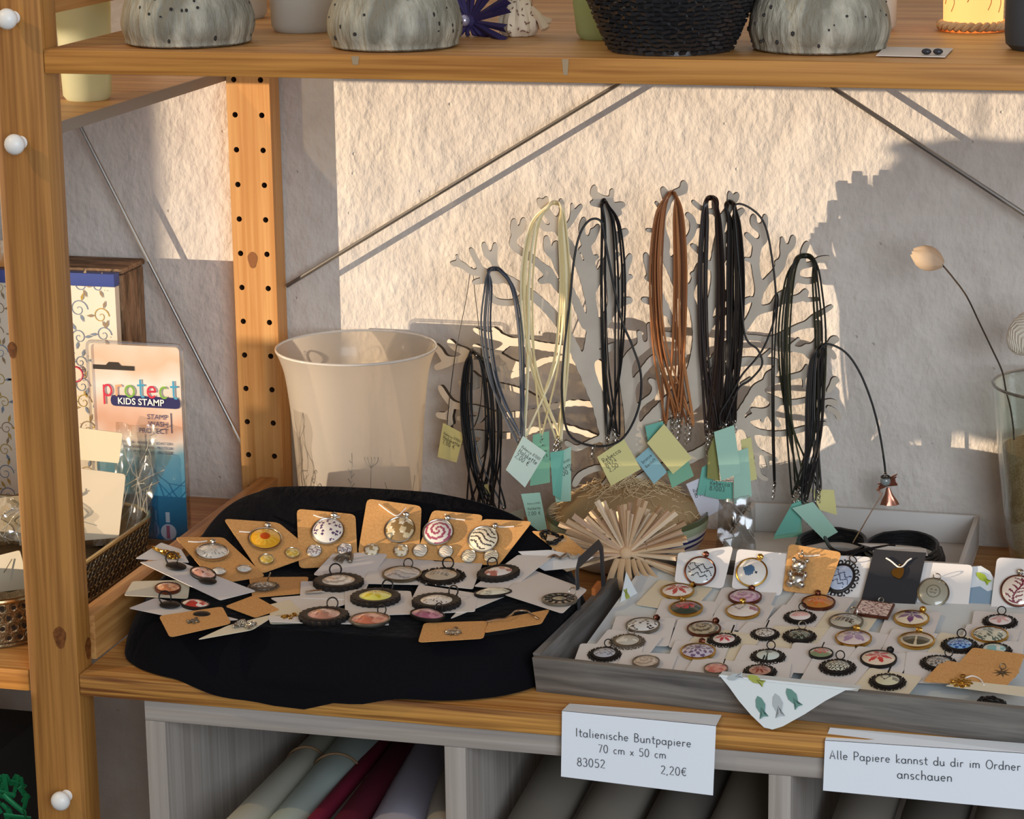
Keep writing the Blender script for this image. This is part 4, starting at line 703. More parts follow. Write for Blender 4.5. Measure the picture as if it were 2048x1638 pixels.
# napkin with printed fish: lining under the cards, corner over the front wall, corner up the left wall
FP = Vector((.40, .05, .012)); FN = Vector((.0, -.12, 1)).normalized()
def tp(px, py, lift=0): return on_plane(px, py, FP+FN*lift, FN)
nap = thing('paper_napkin', 'pale blue fish-print napkin lining the tray with a corner over its front', 'napkin', T(.2, .05, .012)); NM = [pl('d3dadb', rough=.85), pl('5f8a80'), pl('9aa24a'), pl('a8b0b2'), pl('4a6f86')]
mb = MB(); n = 14
def zf(y): return .012+.12*(y-.05)-.0012
g = [(T(.012+.396*i/n, .012+.205*j/n, 0)) for j in range(n+1) for i in range(n+1)]
mb.add([(p.x, p.y, zf(p.y)) for p in g], [(j*(n+1)+i, j*(n+1)+i+1, (j+1)*(n+1)+i+1, (j+1)*(n+1)+i) for j in range(n) for i in range(n)])
def fish(mb, c, d, s, N, L, col):
    out = [(-.5, .0), (-.35, .14), (-.05, .22), (.22, .12), (.34, .04), (.5, .2), (.44, 0), (.5, -.2), (.34, -.04), (.22, -.12), (-.05, -.2), (-.35, -.13)]
    P = [Vector(c)+d*a*L+s*b*L+N*.0003 for a, b in out]; mb.add(P+[Vector(c)+N*.0003], [(i, (i+1) % 12, 12) for i in range(12)], col)
mb.build('lining', NM, nap, smooth=0)
fn = Vector((TY_.x, TY_.y, 0))*-1; fpl = T(0, -.0098, .02); fnn = (fn+Vector((0, 0, .29))).normalized()*1
fnn = (T(0, -FL, TH)-T(0, 0, 0)).cross(TX_).normalized(); fnn = fnn if fnn.y < 0 else -fnn; fpl = T(0, -FL-.0008, TH); fnn = (at(1545, 1459, Z=.0016)-fpl).cross(TX_).normalized(); fnn = fnn if fnn.y < 0 else -fnn
def F(px, py):
    return on_plane(px, py, fpl, fnn)
outl = [(1437, 1349), (1458, 1374), (1478, 1402), (1502, 1430), (1528, 1455), (1545, 1459), (1565, 1453), (1610, 1428), (1650, 1402), (1690, 1381), (1716, 1378)]
P = [F(*p) for p in outl]; mb = MB().add(P+[p+fnn*-.0003 for p in P], [tuple(range(len(P)))])
tops = [T((P[0]-TO).dot(TX_)*(1-i/6)+(P[-1]-TO).dot(TX_)*i/6, -.0065+.01, .0305) for i in range(7)]; ed = [T((P[0]-TO).dot(TX_)*(1-i/6)+(P[-1]-TO).dot(TX_)*i/6, -FL-.0008, .0306) for i in range(7)]
mb.add(ed+tops, [(i, i+1, 8+i, 7+i) for i in range(6)])
for px, py, a, L, col in ((1522, 1414, 65, .017, 1), (1586, 1396, 50, .017, 1), (1556, 1411, 70, .018, 3), (1512, 1360, 20, .014, 2), (1470, 1354, -20, .012, 3)):
    X, Y, N = frame(fnn); c = F(px, py)+fnn*.0004; q = math.radians(a); fish(mb, c, X*math.cos(q)-Y*math.sin(q), X*math.sin(q)+Y*math.cos(q), fnn, L, col)
mb.build('front_corner', NM, nap, smooth=0)
lp = T(.006, .12, .02); ln = Vector((.80, -.45, .40)).normalized(); Lq = [on_plane(*p, lp, ln) for p in ((1222, 1271), (1238, 1215), (1252, 1144), (1266, 1172), (1286, 1208), (1262, 1240))]
mb = MB().slab(Lq, ln, .0004); X, Y, N = frame(ln); c = on_plane(1254, 1192, lp+ln*.0006, ln); fish(mb, c, Y, X, ln, .012, 2); c = on_plane(1240, 1244, lp+ln*.0006, ln); fish(mb, c, Y, X, ln, .014, 4); mb.build('side_corner', NM, nap, smooth=0)
# ------------------------------------------------ cards and pendants
KR = ('b5854c',); WHT = 'e2dcd2'
KRM = mat('kraft_card', hx('d6a264'), rough=.85, noise=(600, hx('ca9558'))); WHM = mat('white_card', hx('dcd8d4'), rough=.8); CRM = mat('cream_card', hx('e0d6bc'), rough=.8); BLM = mat('black_card', hx('26262a'), rough=.8)
CM = {'k': KRM, 'w': WHM, 'c': CRM, 'b': BLM}
def rounded(P, r=.12, k=3):
    out = []; n = len(P)
    for i in range(n):
        a, b, c = P[i-1], P[i], P[(i+1) % n]; la, lc = (a-b), (c-b); d = min(la.length, lc.length)*r; p0, p2 = b+la.normalized()*d, b+lc.normalized()*d
        for j in range(k+1): t = j/k; out.append(p0*(1-t)**2+b*2*t*(1-t)+p2*t*t)
    return out
PLANES = {}
def card(key, lab, kind, quad, surf, lift, r=.10, grp=None, name='jewellery_card'):
    P = [surf(*q) for q in quad]; c = sum(P, Vector())/len(P); n = Vector()
    for i in range(len(P)): n += (P[i]-c).cross(P[(i+1) % len(P)]-c)
    n.normalize(); n = n if n.z > 0 else -n
    P = [p-n*(p-c).dot(n)+n*lift for p in P]
    if (P[1]-P[0]).cross(P[2]-P[1]).dot(n) < 0: P = P[::-1]
    o = MB().slab(rounded(P, r), n, .00035).build(name, CM[kind], smooth=0); PLANES[key] = (c+n*(lift+.0004), n); return tag(o, lab, 'card', grp)
METS = {'gold': mat('gold_rim', hx('c9a050'), rough=.28, metal=1), 'silver': MET, 'copper': mat('old_copper', hx('6e4030'), rough=.35, metal=.9), 'dark': mat('blackened_metal', hx('2c2826'), rough=.5, metal=.6), 'brass': mat('old_brass', hx('7c725e'), rough=.4, metal=.9), 'oldsilver': mat('old_silver', hx('8a8478'), rough=.4, metal=.9)}
def art(kind, r, q, seed):
    x, y = r*math.cos(q), r*math.sin(q); rnd = lambda a, b: (math.sin(a*12.9+b*78.2+seed*3.7)*43758.5) % 1
    if kind.startswith('flower'):
        n = int(kind[6:] or 6); dq = (q+seed+math.pi/n) % (2*math.pi/n)-math.pi/n
        return 2 if r < (.3 if n > 9 else .1) else 1 if abs(r*math.sin(dq)) < (1.0/n if n > 1 else .45)*math.sin(math.pi*min(max((r-.08)/.78, 0), 1)) else 0
    if kind == 'swirl': return 1 if math.sin(q*2+r*16) > .15 else 0
    if kind == 'mandala': return 1 if math.sin(q*8)*math.sin(r*13) > .1 else 2 if r < .15 else 0
    if kind == 'rose': return 1 if (x*x+(y-.15)**2 < .42 and math.sin(q*5+r*9) > -.7) else 2 if y < -.1 or rnd(round(q*6), 1) > .6 else 0
    if kind == 'script': return 1 if (abs(math.sin(x*9+seed)*.13-(y-.3)) < .05 or abs(math.sin(x*8+2+seed)*.14-(y+.05)) < .05 or abs(math.cos(x*11+seed)*.12-(y+.42)) < .05) and r < .9 else 0
    if kind == 'twigs': return 1 if r < .92 and (abs(x-.25*math.sin(y*3)) < .06 or abs(abs(x-.25*math.sin(y*3))-((y*3.2+5) % 1)*.55) < .085) else 0
    if kind == 'florets': return 1 if r < .9 and (rnd(round(x*4.5), round(y*4.5)) > .58 and ((x*4.5+.5) % 1-.5)**2+((y*4.5+.5) % 1-.5)**2 < .19) else 0
    if kind == 'leaves': return 1 if rnd(round(x*3.2), round(y*3.2+.3)) > .5 and abs((x+y)*3 % 1-.5) < .33 else 0
    if kind == 'plaid': return 1 if ((x*3+y) % 1 < .35) ^ ((y*3-x*.3) % 1 < .35) else 0
    if kind == 'shell': return 1 if (x+.25)**2+(y)**2 < .2 and abs(math.atan2(y, x+.7)) < .8 else 2 if (x-.35)**2+(y-.05)**2 < .01 else 0
    if kind == 'heart': return 1 if abs(((x+.2)**2*1.3+(y-.15-abs(x+.2)*.75)**2)-.17) < .06 else 2 if x > .4 and abs(y) < .25 else 0
    if kind == 'ginkgo': return 1 if y < 0 and r < .85 and abs(x) > .06 else 2 if y > .25 else 0
    if kind == 'house': return 1 if abs(x) < .6 and -.45 < y < .05 and ((x*4) % 1 > .3 or (y*5) % 1 > .6) else 2 if abs(y-.25) < .06 else 0
    if kind == 'face': return 1 if abs(r-.46) < .05 or (abs(abs(x)-.14) < .07 and abs(y-.1) < .05) or (abs(y+.15-.8*x*x) < .04 and abs(x) < .22) else 0
    if kind == 'tree': return 1 if (abs(x) < .06 and y < .2) or ((y-.3)**2+x*x < .12 and rnd(round(x*9), round(y*9)) > .4) else 0
    if kind == 'lines': return 1 if math.sin(y*17+2*math.sin(x*5)) > .55 and r < .95 else 0
    if kind == 'plant': return 1 if r > .08 and abs(math.sin(q*8+.3*math.sin(r*9))) < .22 and r < .88 else 0
    if kind == 'blot': return 1 if rnd(round(x*2.6+.3), round(y*2.6)) > .52 else 2 if rnd(round(x*3), round(y*3+.5)) > .75 else 0
    return 0
def pendant(lab, px, py, wpx, key, rim, kind, cols, ang=0, bail=None, style='plain', sy=1., th=None, seed=1, name='pendant', grp=None, dome=.24, scale=1.0, lift=0, core=None):
    p0, n = PLANES[key] if isinstance(key, str) else key
    c = on_plane(px, py, p0+n*(.002+lift), n); R = wpx/2*mpp(c)*scale*(1.08 if style == 'lace' else 1.03); up = Vector((0, 1, 0)); X, Y, N = frame(n, up); q = math.radians(ang); X, Y = X*math.cos(q)+Y*math.sin(q), -X*math.sin(q)+Y*math.cos(q)
    c = on_plane(px, py, p0+n*lift, n)+n*.0001; t = thing(name, lab, 'stud' if name == 'ear_stud' else 'pendant', c, grp); th = th or (.0045 if style in ('beaded',) else .0026); ax = (X, Y*sy, N); Mt = METS[rim]; mb = MB()
    if style == 'plain': Rc = R*.9; mb.lathe([(0, 0), (R*.96, 0), (R, th*.4), (R, th), (R*.93, th*1.12), (Rc, th)], c, 44, ax=ax)
    elif style == 'beaded':
        Rc = R*.66; mb.lathe([(0, 0), (R*.97, 0), (R, th*.2), (R, th*.85), (R*.95, th), (R*.74, th*1.02), (Rc, th*.9)], c, 88, ax=ax, wob=lambda a, i: 1+(.035*math.sin(a*22) if i in (1, 2, 3, 4) else 0))
    else:                                         # openwork lace setting
        Rc = R*.66; mb.lathe([(0, 0), (R*.8, 0), (R*.8, th*.7), (R*.72, th), (Rc, th)], c, 44, ax=ax); k = 14
        for i in range(k):
            a = 2*math.pi*i/k; mb.ring(c+ax[0]*R*.87*math.cos(a)+ax[1]*R*.87*math.sin(a)+N*th*.35, R*.115, R*.045, (X, Y*sy), 10, 5)
            mb.ball(c+ax[0]*R*(1.0)*math.cos(a+.22)+ax[1]*R*1.0*math.sin(a+.22)+N*th*.3, R*.055, 6)
    mb.build('setting', Mt, t)
    mb = MB(); nr, sg = 12, 52; z0 = th*.92; vs = []
    for i in range(nr+1):
        r = i/nr; z = z0+dome*Rc*(1-r*r)
        for j in range(sg): a = 2*math.pi*j/sg; vs.append(c+ax[0]*Rc*r*math.cos(a)+ax[1]*Rc*r*math.sin(a)+N*z)
    fs = []; mi = []
    for i in range(nr):
        for j in range(sg):
            fs.append((i*sg+j, (i+1)*sg+j, (i+1)*sg+(j+1) % sg, i*sg+(j+1) % sg)); mi.append(min(art(kind, (i+.5)/nr, 2*math.pi*(j+.5)/sg, seed), len(cols)-1))
    mb.add(vs, fs); mb.m = mi; mb.build('cabochon', [pl(h, rough=.25, coat=.9) for h in cols], t)
    if bail:
        bm, bt = bail; e = c+Y*sy*R*1.02+N*th*.6
        if bt == 'bail':
            mb = MB(); mb.ring(e+Y*R*.16+N*R*.06, R*.17, R*.055, (Y, N), 14, 6); mb.lathe([(R*.13, -R*.16), (R*.2, 0), (R*.13, R*.16), (R*.09, 0), (R*.13, -R*.16)], e+Y*R*.17+N*R*.08, 14, ax=(Y, N, X)); mb.build('bail', METS[bm], t)
        elif bt == 'ring': MB().ring(e+N*R*.18+Y*R*.05, R*.24, R*.035, ((Y*.35+N).normalized(), X), 18, 5).build('jump_ring', METS[bm], t)
        elif bt == 'bead': MB().ball(e+Y*R*.18+N*R*.1, R*.2, 12).build('bead', METS[bm], t)
        elif bt == 'stick': MB().tube([e-X*R*.1, e+N*R*.55+X*R*.12], R*.05, 6).build('pin', METS[bm], t)
    return t
def cord_v(lab, pts, key, r=.0006, col='e8e2d8', name='cord_end', lift=.0012):
    p0, n = PLANES[key]; return tag(MB().tube(cat_rom([on_plane(x, y, p0+n*lift, n) for x, y in pts], 4), r, 6).build(name, pl(col, rough=.5)), lab, 'cord')
S = lambda px, py: on_surf(px, py, hc)
# --- cards on the velvet (key, label, colour, corner pixels, lift)
for a in [
 ('K7', 'kraft card with a dark charm behind the right end of the velvet', 'k', [(1062, 1064), (1128, 1070), (1180, 1112), (1130, 1118)], .0016),
 ('K3', 'kraft card holding the purple blossom pendant', 'k', [(594, 1021), (711, 1029), (716, 1135), (598, 1137)], .0010),
 ('K4', 'kraft card holding the golden brown pendant', 'k', [(735, 1000), (844, 1015), (838, 1130), (716, 1112)], .0018),
 ('K5', 'kraft card holding the red vine pendant', 'k', [(866, 1024), (968, 1034), (930, 1128), (830, 1122)], .0026),
 ('K6', 'kraft card holding the ivory lined pendant', 'k', [(966, 1043), (1066, 1048), (998, 1136), (902, 1132)], .0034),
 ('W1', 'white card carrying the heap of gold chain', 'w', [(322, 1087), (362, 1102), (378, 1127), (270, 1120)], .0008),
 ('K1', 'kraft card holding the white dandelion pendant', 'k', [(350, 1079), (447, 1078), (531, 1157), (432, 1172)], .0016),
 ('K2', 'kraft card holding the orange sunflower pendant', 'k', [(447, 1046), (557, 1047), (632, 1117), (521, 1150)], .0026),
 ('W3', 'cream card holding the copper oval', 'c', [(265, 1163), (381, 1165), (376, 1198), (248, 1196)], .0010),
 ('K8', 'kraft card holding the silver filigree round', 'k', [(498, 1158), (618, 1157), (608, 1190), (505, 1199)], .0012),
 ('W2', 'white card holding the pink cabochon clasp', 'w', [(279, 1130), (347, 1126), (512, 1188), (440, 1208)], .0026),
 ('W8', 'white card holding the small silver animal charm', 'w', [(670, 1106), (776, 1115), (733, 1171), (627, 1156)], .0020),
 ('W4', 'white card holding the red cabochon clasp', 'w', [(258, 1221), (312, 1200), (478, 1244), (400, 1250)], .0016),
 ('W6', 'blank white card in the middle left of the velvet', 'w', [(540, 1201), (677, 1190), (703, 1211), (604, 1236)], .0018),
 ('K10', 'rounded kraft card left of the gold hook earring', 'k', [(450, 1219), (508, 1197), (560, 1226), (511, 1242)], .0024),
 ('W7', 'pale card with the gold hook earring', 'c', [(540, 1215), (580, 1205), (626, 1252), (540, 1254)], .0022),
 ('K9', 'kraft card with the silver flower stud at the front left', 'k', [(318, 1241), (445, 1222), (463, 1256), (340, 1284)], .0034),
 ('W5', 'long cream card with the filigree leaf at the front left', 'c', [(457, 1262), (560, 1236), (505, 1271), (394, 1291)], .0042),
 ('WB3', 'white card under the grey white brass pendant', 'w', [(752, 1122), (870, 1128), (852, 1176), (724, 1174)], .0026),
 ('WB5', 'white card under the dark ornate octagon pendant', 'w', [(862, 1130), (966, 1134), (946, 1186), (846, 1176)], .0032),
 ('WB6', 'white card under the tilted dark oval pendant', 'w', [(1036, 1118), (1106, 1122), (1020, 1188), (948, 1182)], .0036),
 ('WR', 'white card at the right rear of the velvet with silver studs', 'w', [(1036, 1106), (1100, 1103), (1186, 1120), (1064, 1128)], .0020),
 ('WR2', 'white card in front of the paper star at the right of the velvet', 'w', [(1062, 1130), (1190, 1118), (1150, 1140), (1090, 1146)], .0030),
 ('WB1', 'white card under the dark beaded cream pendant', 'w', [(602, 1168), (738, 1172), (722, 1206), (600, 1202)], .0022),
 ('WB2', 'white card under the yellow flower pendant', 'w', [(690, 1186), (822, 1190), (830, 1236), (690, 1240)], .0030),
 ('WB4', 'white card under the white pressed plant pendant', 'w', [(838, 1178), (956, 1196), (950, 1232), (808, 1238)], .0034),
 ('WF', 'white card curling up at the front rim of the velvet', 'w', [(536, 1244), (776, 1250), (778, 1262), (540, 1256)], .0046),
 ('WC', 'white card with a dark curled edge right of the pressed plant pendant', 'w', [(950, 1196), (1052, 1156), (1046, 1186), (900, 1246)], .0030),
 ('C1', 'white card holding the silver clock face pendant', 'w', [(1052, 1147), (1175, 1192), (1125, 1240), (1008, 1202)], .0050),
 ('K11', 'kraft card with the silver knot charm at the front right', 'k', [(848, 1253), (976, 1249), (967, 1284), (836, 1292)], .0026),
 ('K12', 'kraft card with the silver ear hook at the front right', 'k', [(978, 1250), (1100, 1227), (1083, 1256), (969, 1274)], .0032)]:
    key, lab, kd, quad, lf = a; card(key, lab, kd, quad, S, lf, r=.10 if kd != 'w' else .06, grp='cards on the velvet')
# --- pendants on the velvet
GP = 'pendants on the velvet'
for lab, px, py, w_, key, rim, kd, cols, kw in [
 ('round silver pendant with white dandelion', 424, 1108, 66, 'K1', 'silver', 'plant', ['d4d2ca', '8a8a84'], dict(ang=20, bail=('silver', 'bail'))),
 ('round silver pendant with orange sunflower', 530, 1081, 66, 'K2', 'silver', 'flower12', ['d8a02c', 'e0b040', 'c24a14'], dict(ang=15, bail=('silver', 'bail'))),
 ('round silver pendant with purple blossom on white', 656, 1065, 66, 'K3', 'silver', 'florets', ['e6dfd4', '5a4468'], dict(bail=('silver', 'bail'))),
 ('round silver pendant in mottled golden brown', 800, 1062, 62, 'K4', 'silver', 'blot', ['94764a', 'd8c49a', 'f0e4c8'], dict(ang=-5, bail=('silver', 'bail'))),
 ('round silver pendant with red vine on ivory', 877, 1067, 62, 'K5', 'silver', 'swirl', ['ece2d2', 'a8566a'], dict(ang=-15, bail=('silver', 'bail'), seed=4)),
 ('round silver pendant with dark lines on ivory', 967, 1081, 62, 'K6', 'silver', 'lines', ['e8dcc0', '4a4440'], dict(ang=-25, bail=('silver', 'bead'))),
 ('pink oval cabochon with dark leaf clasp on a white card', 406, 1151, 66, 'W2', 'dark', 'blot', ['d29a84', 'e0b8a8', '6a4038'], dict(ang=-40, sy=.7, style='plain')),
 ('red and white cabochon with dark leaf clasp', 391, 1213, 66, 'W4', 'dark', 'blot', ['b84038', 'e0d2c8', 'a02c2c'], dict(ang=-25, sy=.7)),
 ('copper coloured oval ornament on a cream card', 336, 1180, 52, 'W3', 'copper', 'blot', ['c07a52', 'd8a078', 'e4b890'], dict(sy=.9)),
 ('round silver filigree piece on a kraft card', 527, 1175, 58, 'K8', 'oldsilver', 'mandala', ['6a6258', 'b0a898', '3a342e'], dict(style='lace', bail=('silver', 'stick'))),
 ('large dark beaded pendant with cream flower', 677, 1170, 97, 'WB1', 'dark', 'swirl', ['d4ccbe', 'a89c90'], dict(style='beaded', bail=('dark', 'ring'), ang=25)),
 ('dark beaded pendant with yellow flower', 751, 1201, 96, 'WB2', 'dark', 'flower5', ['d8d46a', 'c8b818', '6a5a10'], dict(style='beaded', bail=('dark', 'ring'), ang=-10)),
 ('dark beaded pendant with white pressed plant', 873, 1210, 94, 'WB4', 'dark', 'plant', ['d6d0c6', '6a645c'], dict(style='beaded', bail=('dark', 'ring'), ang=-25)),
 ('brass pendant with grey and white streaks', 804, 1152, 78, 'WB3', 'brass', 'lines', ['b4b0aa', '8a8686'], dict(bail=('dark', 'ring'))),
 ('dark ornate octagonal pendant with faded street view', 882, 1155, 90, 'WB5', 'dark', 'house', ['b4a894', '6a6258', '8c8474'], dict(style='lace', bail=('dark', 'ring'), core=1)),
 ('tilted dark oval pendant with red brushstrokes', 997, 1152, 84, 'WB6', 'dark', 'blot', ['d8cfc6', 'a86a5c', 'c4908a'], dict(style='beaded', bail=('dark', 'ring'), ang=35, sy=.75)),
 ('dark beaded pendant with dusky pink stone', 648, 1238, 96, 'WF', 'dark', 'blot', ['a87868', 'c09484', '8a5a50'], dict(style='beaded', bail=('dark', 'ring'))),
 ('rosy cabochon pendant at the front rim of the velvet', 740, 1243, 80, 'WF', 'oldsilver', 'blot', ['b46a54', 'd09078', '8e4a3c'], dict(bail=('dark', 'ring'), ang=-15)),
 ('dark rimmed plum cabochon right of the rosy one', 855, 1234, 80, 'WB4', 'dark', 'blot', ['9a5e74', 'b88090', '6e4050'], dict(bail=('dark', 'ring'), ang=-30, sy=.7)),
 ('cream cabochon in a slim dark oval beside the clock card', 986, 1190, 76, 'WC', 'dark', 'leaves', ['d2ccb4', 'a8a490'], dict(ang=30, sy=.6))]:
    pendant(lab, px, py, w_, key, rim, kd, cols, grp=GP, seed=kw.pop('seed', 2), **kw)
for key, prs, nm, cols, kd in (('K1', ((437, 1146), (488, 1141)), 'white dandelion', ['dcdad2', '9a9a90'], 'plant'), ('K2', ((533, 1121), (585, 1108)), 'orange sunflower', ['e0cc8a', 'c8a850'], 'blot'), ('K3', ((629, 1104), (690, 1101)), 'purple blossom', ['e4dcd2', '6a5060'], 'florets'), ('K4', ((744, 1102), (803, 1103)), 'golden brown', ['b09060', 'e8dcc0'], 'blot'), ('K5', ((841, 1103), (892, 1105)), 'red vine', ['e8ddc8', 'b0a090'], 'lines'), ('K6', ((938, 1114), (983, 1114)), 'ivory lined', ['e4d8bc', '9a9080'], 'lines')):
    for i, (px, py) in enumerate(prs): pendant('%s round ear stud below the %s pendant' % (('left', 'right')[i], nm), px, py, 30, key, 'silver', kd, cols, name='ear_stud', grp='ear studs on kraft cards', th=.0018)
# --- free-form metal charms
def charm(lab, px, py, key, build, metal='oldsilver', name='charm', grp=None, part='charm_body', lift=0):
    p0, n = PLANES[key]; c = on_plane(px, py, p0+n*lift, n); X, Y, N = frame(n, (0, 1, 0)); mb = MB(); build(mb, c, X, Y, N, mpp(c)); o = mb.build(name, METS[metal]); return tag(o, lab, 'charm', grp)
def petal_charm(k, R, r2=.35, dome=True):
    def f(mb, c, X, Y, N, s):
        for i in range(k):
            a = 2*math.pi*i/k; d = X*math.cos(a)+Y*math.sin(a); mb.ball(c+d*R*s*.6+N*R*s*.12, R*s*.4, 8, sc=(1, .6, .35), ax=(d, N.cross(d), N))
        mb.ball(c+N*R*s*.2, R*s*r2, 10, sc=(1, 1, .7))
        mb.ring(c+Y*R*s*1.15+N*R*s*.2, R*s*.22, R*s*.06, (Y, X), 12, 5)
    return f
def star_charm(k, R):
    def f(mb, c, X, Y, N, s):
        for i in range(k):
            a = 2*math.pi*i/k+.2; d = X*math.cos(a)+Y*math.sin(a); mb.tube([c+N*.0008, c+d*R*s+N*.0008], [R*s*.16, R*s*.03], 5)
        mb.ball(c+N*.001, R*s*.22, 8, sc=(1, 1, .6)); mb.ring(c+Y*R*s*.9+N*.003, R*s*.3, R*s*.06, ((Y+N).normalized(), X), 12, 5)
    return f
def squiggle(pts, r):
    def f(mb, c, X, Y, N, s): mb.tube(cat_rom([c+X*x*s+Y*y*s+N*(r*s+z*s) for x, y, z in pts], 5), r*s, 6)
    return f
def chain_heap(w_, h_, k, r, seed):
    def f(mb, c, X, Y, N, s):
        rnd = random.Random(seed); p = [c+X*s*w_*math.sin(i*.9+rnd.uniform(-.3, .3))*(.2+.8*rnd.random())+Y*s*h_*(rnd.random()-.5)*2+N*s*(2+4*rnd.random()) for i in range(k)]; q = cat_rom(p, 5)
        for i in range(0, len(q)-1, 1):
            d = (q[i+1]-q[i]); d = d.normalized() if d.length > 1e-7 else X; mb.ring(q[i], r*s, r*s*.3, (d, d.cross(N).normalized() if i % 2 else N), 8, 4, sy=.7)
    return f
charm('heap of fine gold chain on a white card', 336, 1112, 'W1', chain_heap(38, 14, 22, 4, 3), 'gold', 'chain_heap')
charm('silver flower stud on the front left kraft card', 386, 1244, 'K9', petal_charm(6, 15), 'oldsilver')
charm('silver filigree leaf on the long cream card', 481, 1252, 'W5', chain_heap(28, 16, 12, 5, 5), 'silver')
charm('gold ear hook with a filigree drop', 578, 1238, 'W7', chain_heap(18, 22, 9, 5, 8), 'gold')
charm('silver knot charm on the front right kraft card', 906, 1266, 'K11', petal_charm(8, 19, .25), 'silver')
charm('curved silver ear hook on the front right kraft card', 1030, 1238, 'K12', squiggle([(-50, -34, 0), (-30, -24, 3), (-16, -20, 4), (-8, 0, 6), (-4, 26, 6), (14, 34, 5), (34, 14, 3), (48, 6, 0)], 2.2), 'silver')
charm('small silver animal charm on a white card', 691, 1121, 'W8', squiggle([(-18, -12, 0), (-14, 0, 3), (-4, 4, 6), (6, 14, 5), (12, 6, 4), (14, -12, 0), (8, -4, 3), (0, -2, 6), (-4, -18, 0)], 4.2), 'oldsilver')
charm('dark openwork charm on the kraft card behind the velvet', 1106, 1076, 'K7', chain_heap(28, 18, 12, 5, 12), 'dark')
charm('row of silver leaf studs on the right rear white card', 1128, 1116, 'WR', squiggle([(-30, -10, 0), (-18, -2, 3), (-6, -6, 4), (6, 6, 4), (18, 0, 3), (30, 10, 1)], 3.5), 'silver')
charm('small silver tube bead beside the large beaded pendant', 626, 1189, 'W6', squiggle([(-14, -3, 0), (0, 0, 2), (16, 8, 2)], 3.8), 'silver')
for px, py, key, lab in ((352, 1137, 'W2', 'dark oval clasp end above the pink cabochon'), (340, 1214, 'W4', 'dark oval clasp end left of the red cabochon')):
    def clasp(mb, c, X, Y, N, s):
        mb.ball(c+N*5*s, 20*s, 14, sc=(1.1, .9, .3), ax=(X, Y, N)); mb.ring(c-X*14*s+Y*10*s+N*16*s, 13*s, 1.6*s, ((N+Y*.2).normalized(), X), 18, 6); mb.ball(c+X*84*s-Y*40*s+N*4*s, 17*s, 12, sc=(1.1, .9, .3), ax=(X, Y, N))
    charm(lab, px, py, key, clasp, 'dark', 'clasp')
t = pendant('silver clock face pendant with tree centre on the right white card', 1119, 1203, 70, 'C1', 'oldsilver', 'tree', ['7a7064', '2e2822'], ang=-28, bail=('silver', 'ring'), dome=.02, grp=GP)
p0, n = PLANES['C1']; c = on_plane(1119, 1203, p0, n); s = mpp(c); X, Y, N = frame(n, (0, 1, 0)); mb = MB(); R = 35*s
for i in range(12):
    a = 2*math.pi*i/12; d = X*math.cos(a)+Y*math.sin(a); e = N.cross(d); mb.hexa([c+d*R*u+e*R*v*u+N*w for w in (.0026, .0031) for u, v in ((.52, -.09), (.86, -.09), (.86, .09), (.52, .09))])
mb.ring(c+N*.0029, R*.46, R*.03, (X, Y), 36, 5); mb.build('numeral_ring', METS['dark'], t)
for key, pts, lab in (('K1', [(376, 1083), (398, 1084), (414, 1082)], 'dandelion'), ('K2', [(478, 1063), (505, 1064), (526, 1057)], 'sunflower'), ('K3', [(627, 1030), (648, 1036), (680, 1034)], 'purple blossom'), ('K4', [(758, 1008), (782, 1026), (796, 1031), (812, 1016)], 'golden brown'), ('K5', [(890, 1028), (900, 1036), (930, 1040)], 'red vine'), ('K6', [(990, 1052), (1002, 1054), (1028, 1053)], 'ivory lined')):
    cord_v('white cord end threading the %s pendant through its kraft card' % lab, pts, key)
# ------------------------------------------------ the tray: upright back row
BT = math.radians(47); BP = Vector((.47, .216, .031)); BN = Vector((.04, -math.sin(BT), math.cos(BT))).normalized()
bs = lambda px, py: on_plane(px, py, BP, BN)
for key, lab, kd, quad, lf in [
 ('T4', 'white card behind the dark lace oval in the tray back row', 'w', [(1640, 1108), (1742, 1112), (1728, 1202), (1630, 1194)], -.002),
 ('T1', 'white upright card with the script disc at the left of the tray back row', 'w', [(1356, 1106), (1467, 1092), (1446, 1178), (1349, 1164)], .0),
 ('T2', 'white upright card with the blue shell pendant', 'w', [(1475, 1099), (1587, 1110), (1561, 1194), (1463, 1178)], .001),
 ('T3', 'kraft upright card with the silver bear', 'k', [(1578, 1091), (1684, 1108), (1654, 1195), (1566, 1185)], .003),
 ('T6', 'white upright card with the taupe face disc', 'w', [(1846, 1125), (1946, 1131), (1935, 1230), (1832, 1216)], .0005),
 ('T5', 'black upright card with the small gold heart', 'b', [(1749, 1102), (1853, 1109), (1829, 1219), (1723, 1202)], .003),
 ('T8', 'white upright card with the red twig pendant at the right edge', 'w', [(1994, 1117), (2100, 1124), (2085, 1236), (1980, 1228)], .002)]:
    card(key, lab, kd, quad, bs, lf, r=.10 if kd != 'b' else .01, grp='upright cards in the tray back row')
P = [bs(*q)+BN*-.001 for q in ((1934, 1228), (1945, 1132), (1962, 1131), (1980, 1142), (1992, 1164), (1988, 1226))]
t = thing('fish_print_card', 'blue and white rounded card with a green fish near the right edge', 'card', P[0]); mb = MB().slab(P, BN, .0003); b = [bs(*q)+BN*-.0005 for q in ((1935, 1227), (1940, 1175), (1960, 1172), (1975, 1182), (1990, 1178), (1987, 1225))]; mb.add(b, [tuple(range(6))], 1)
X, Y, N = frame(BN); fish(mb, bs(1966, 1156)+BN*.0001, (X-Y*.8).normalized(), (Y+X*.8).normalized(), BN, .014, 2); mb.build('printed_card', [pl('cfd6da'), pl('7d95a8'), pl('a4b83c')], t, smooth=0)
GT = 'pendants in the tray back row'
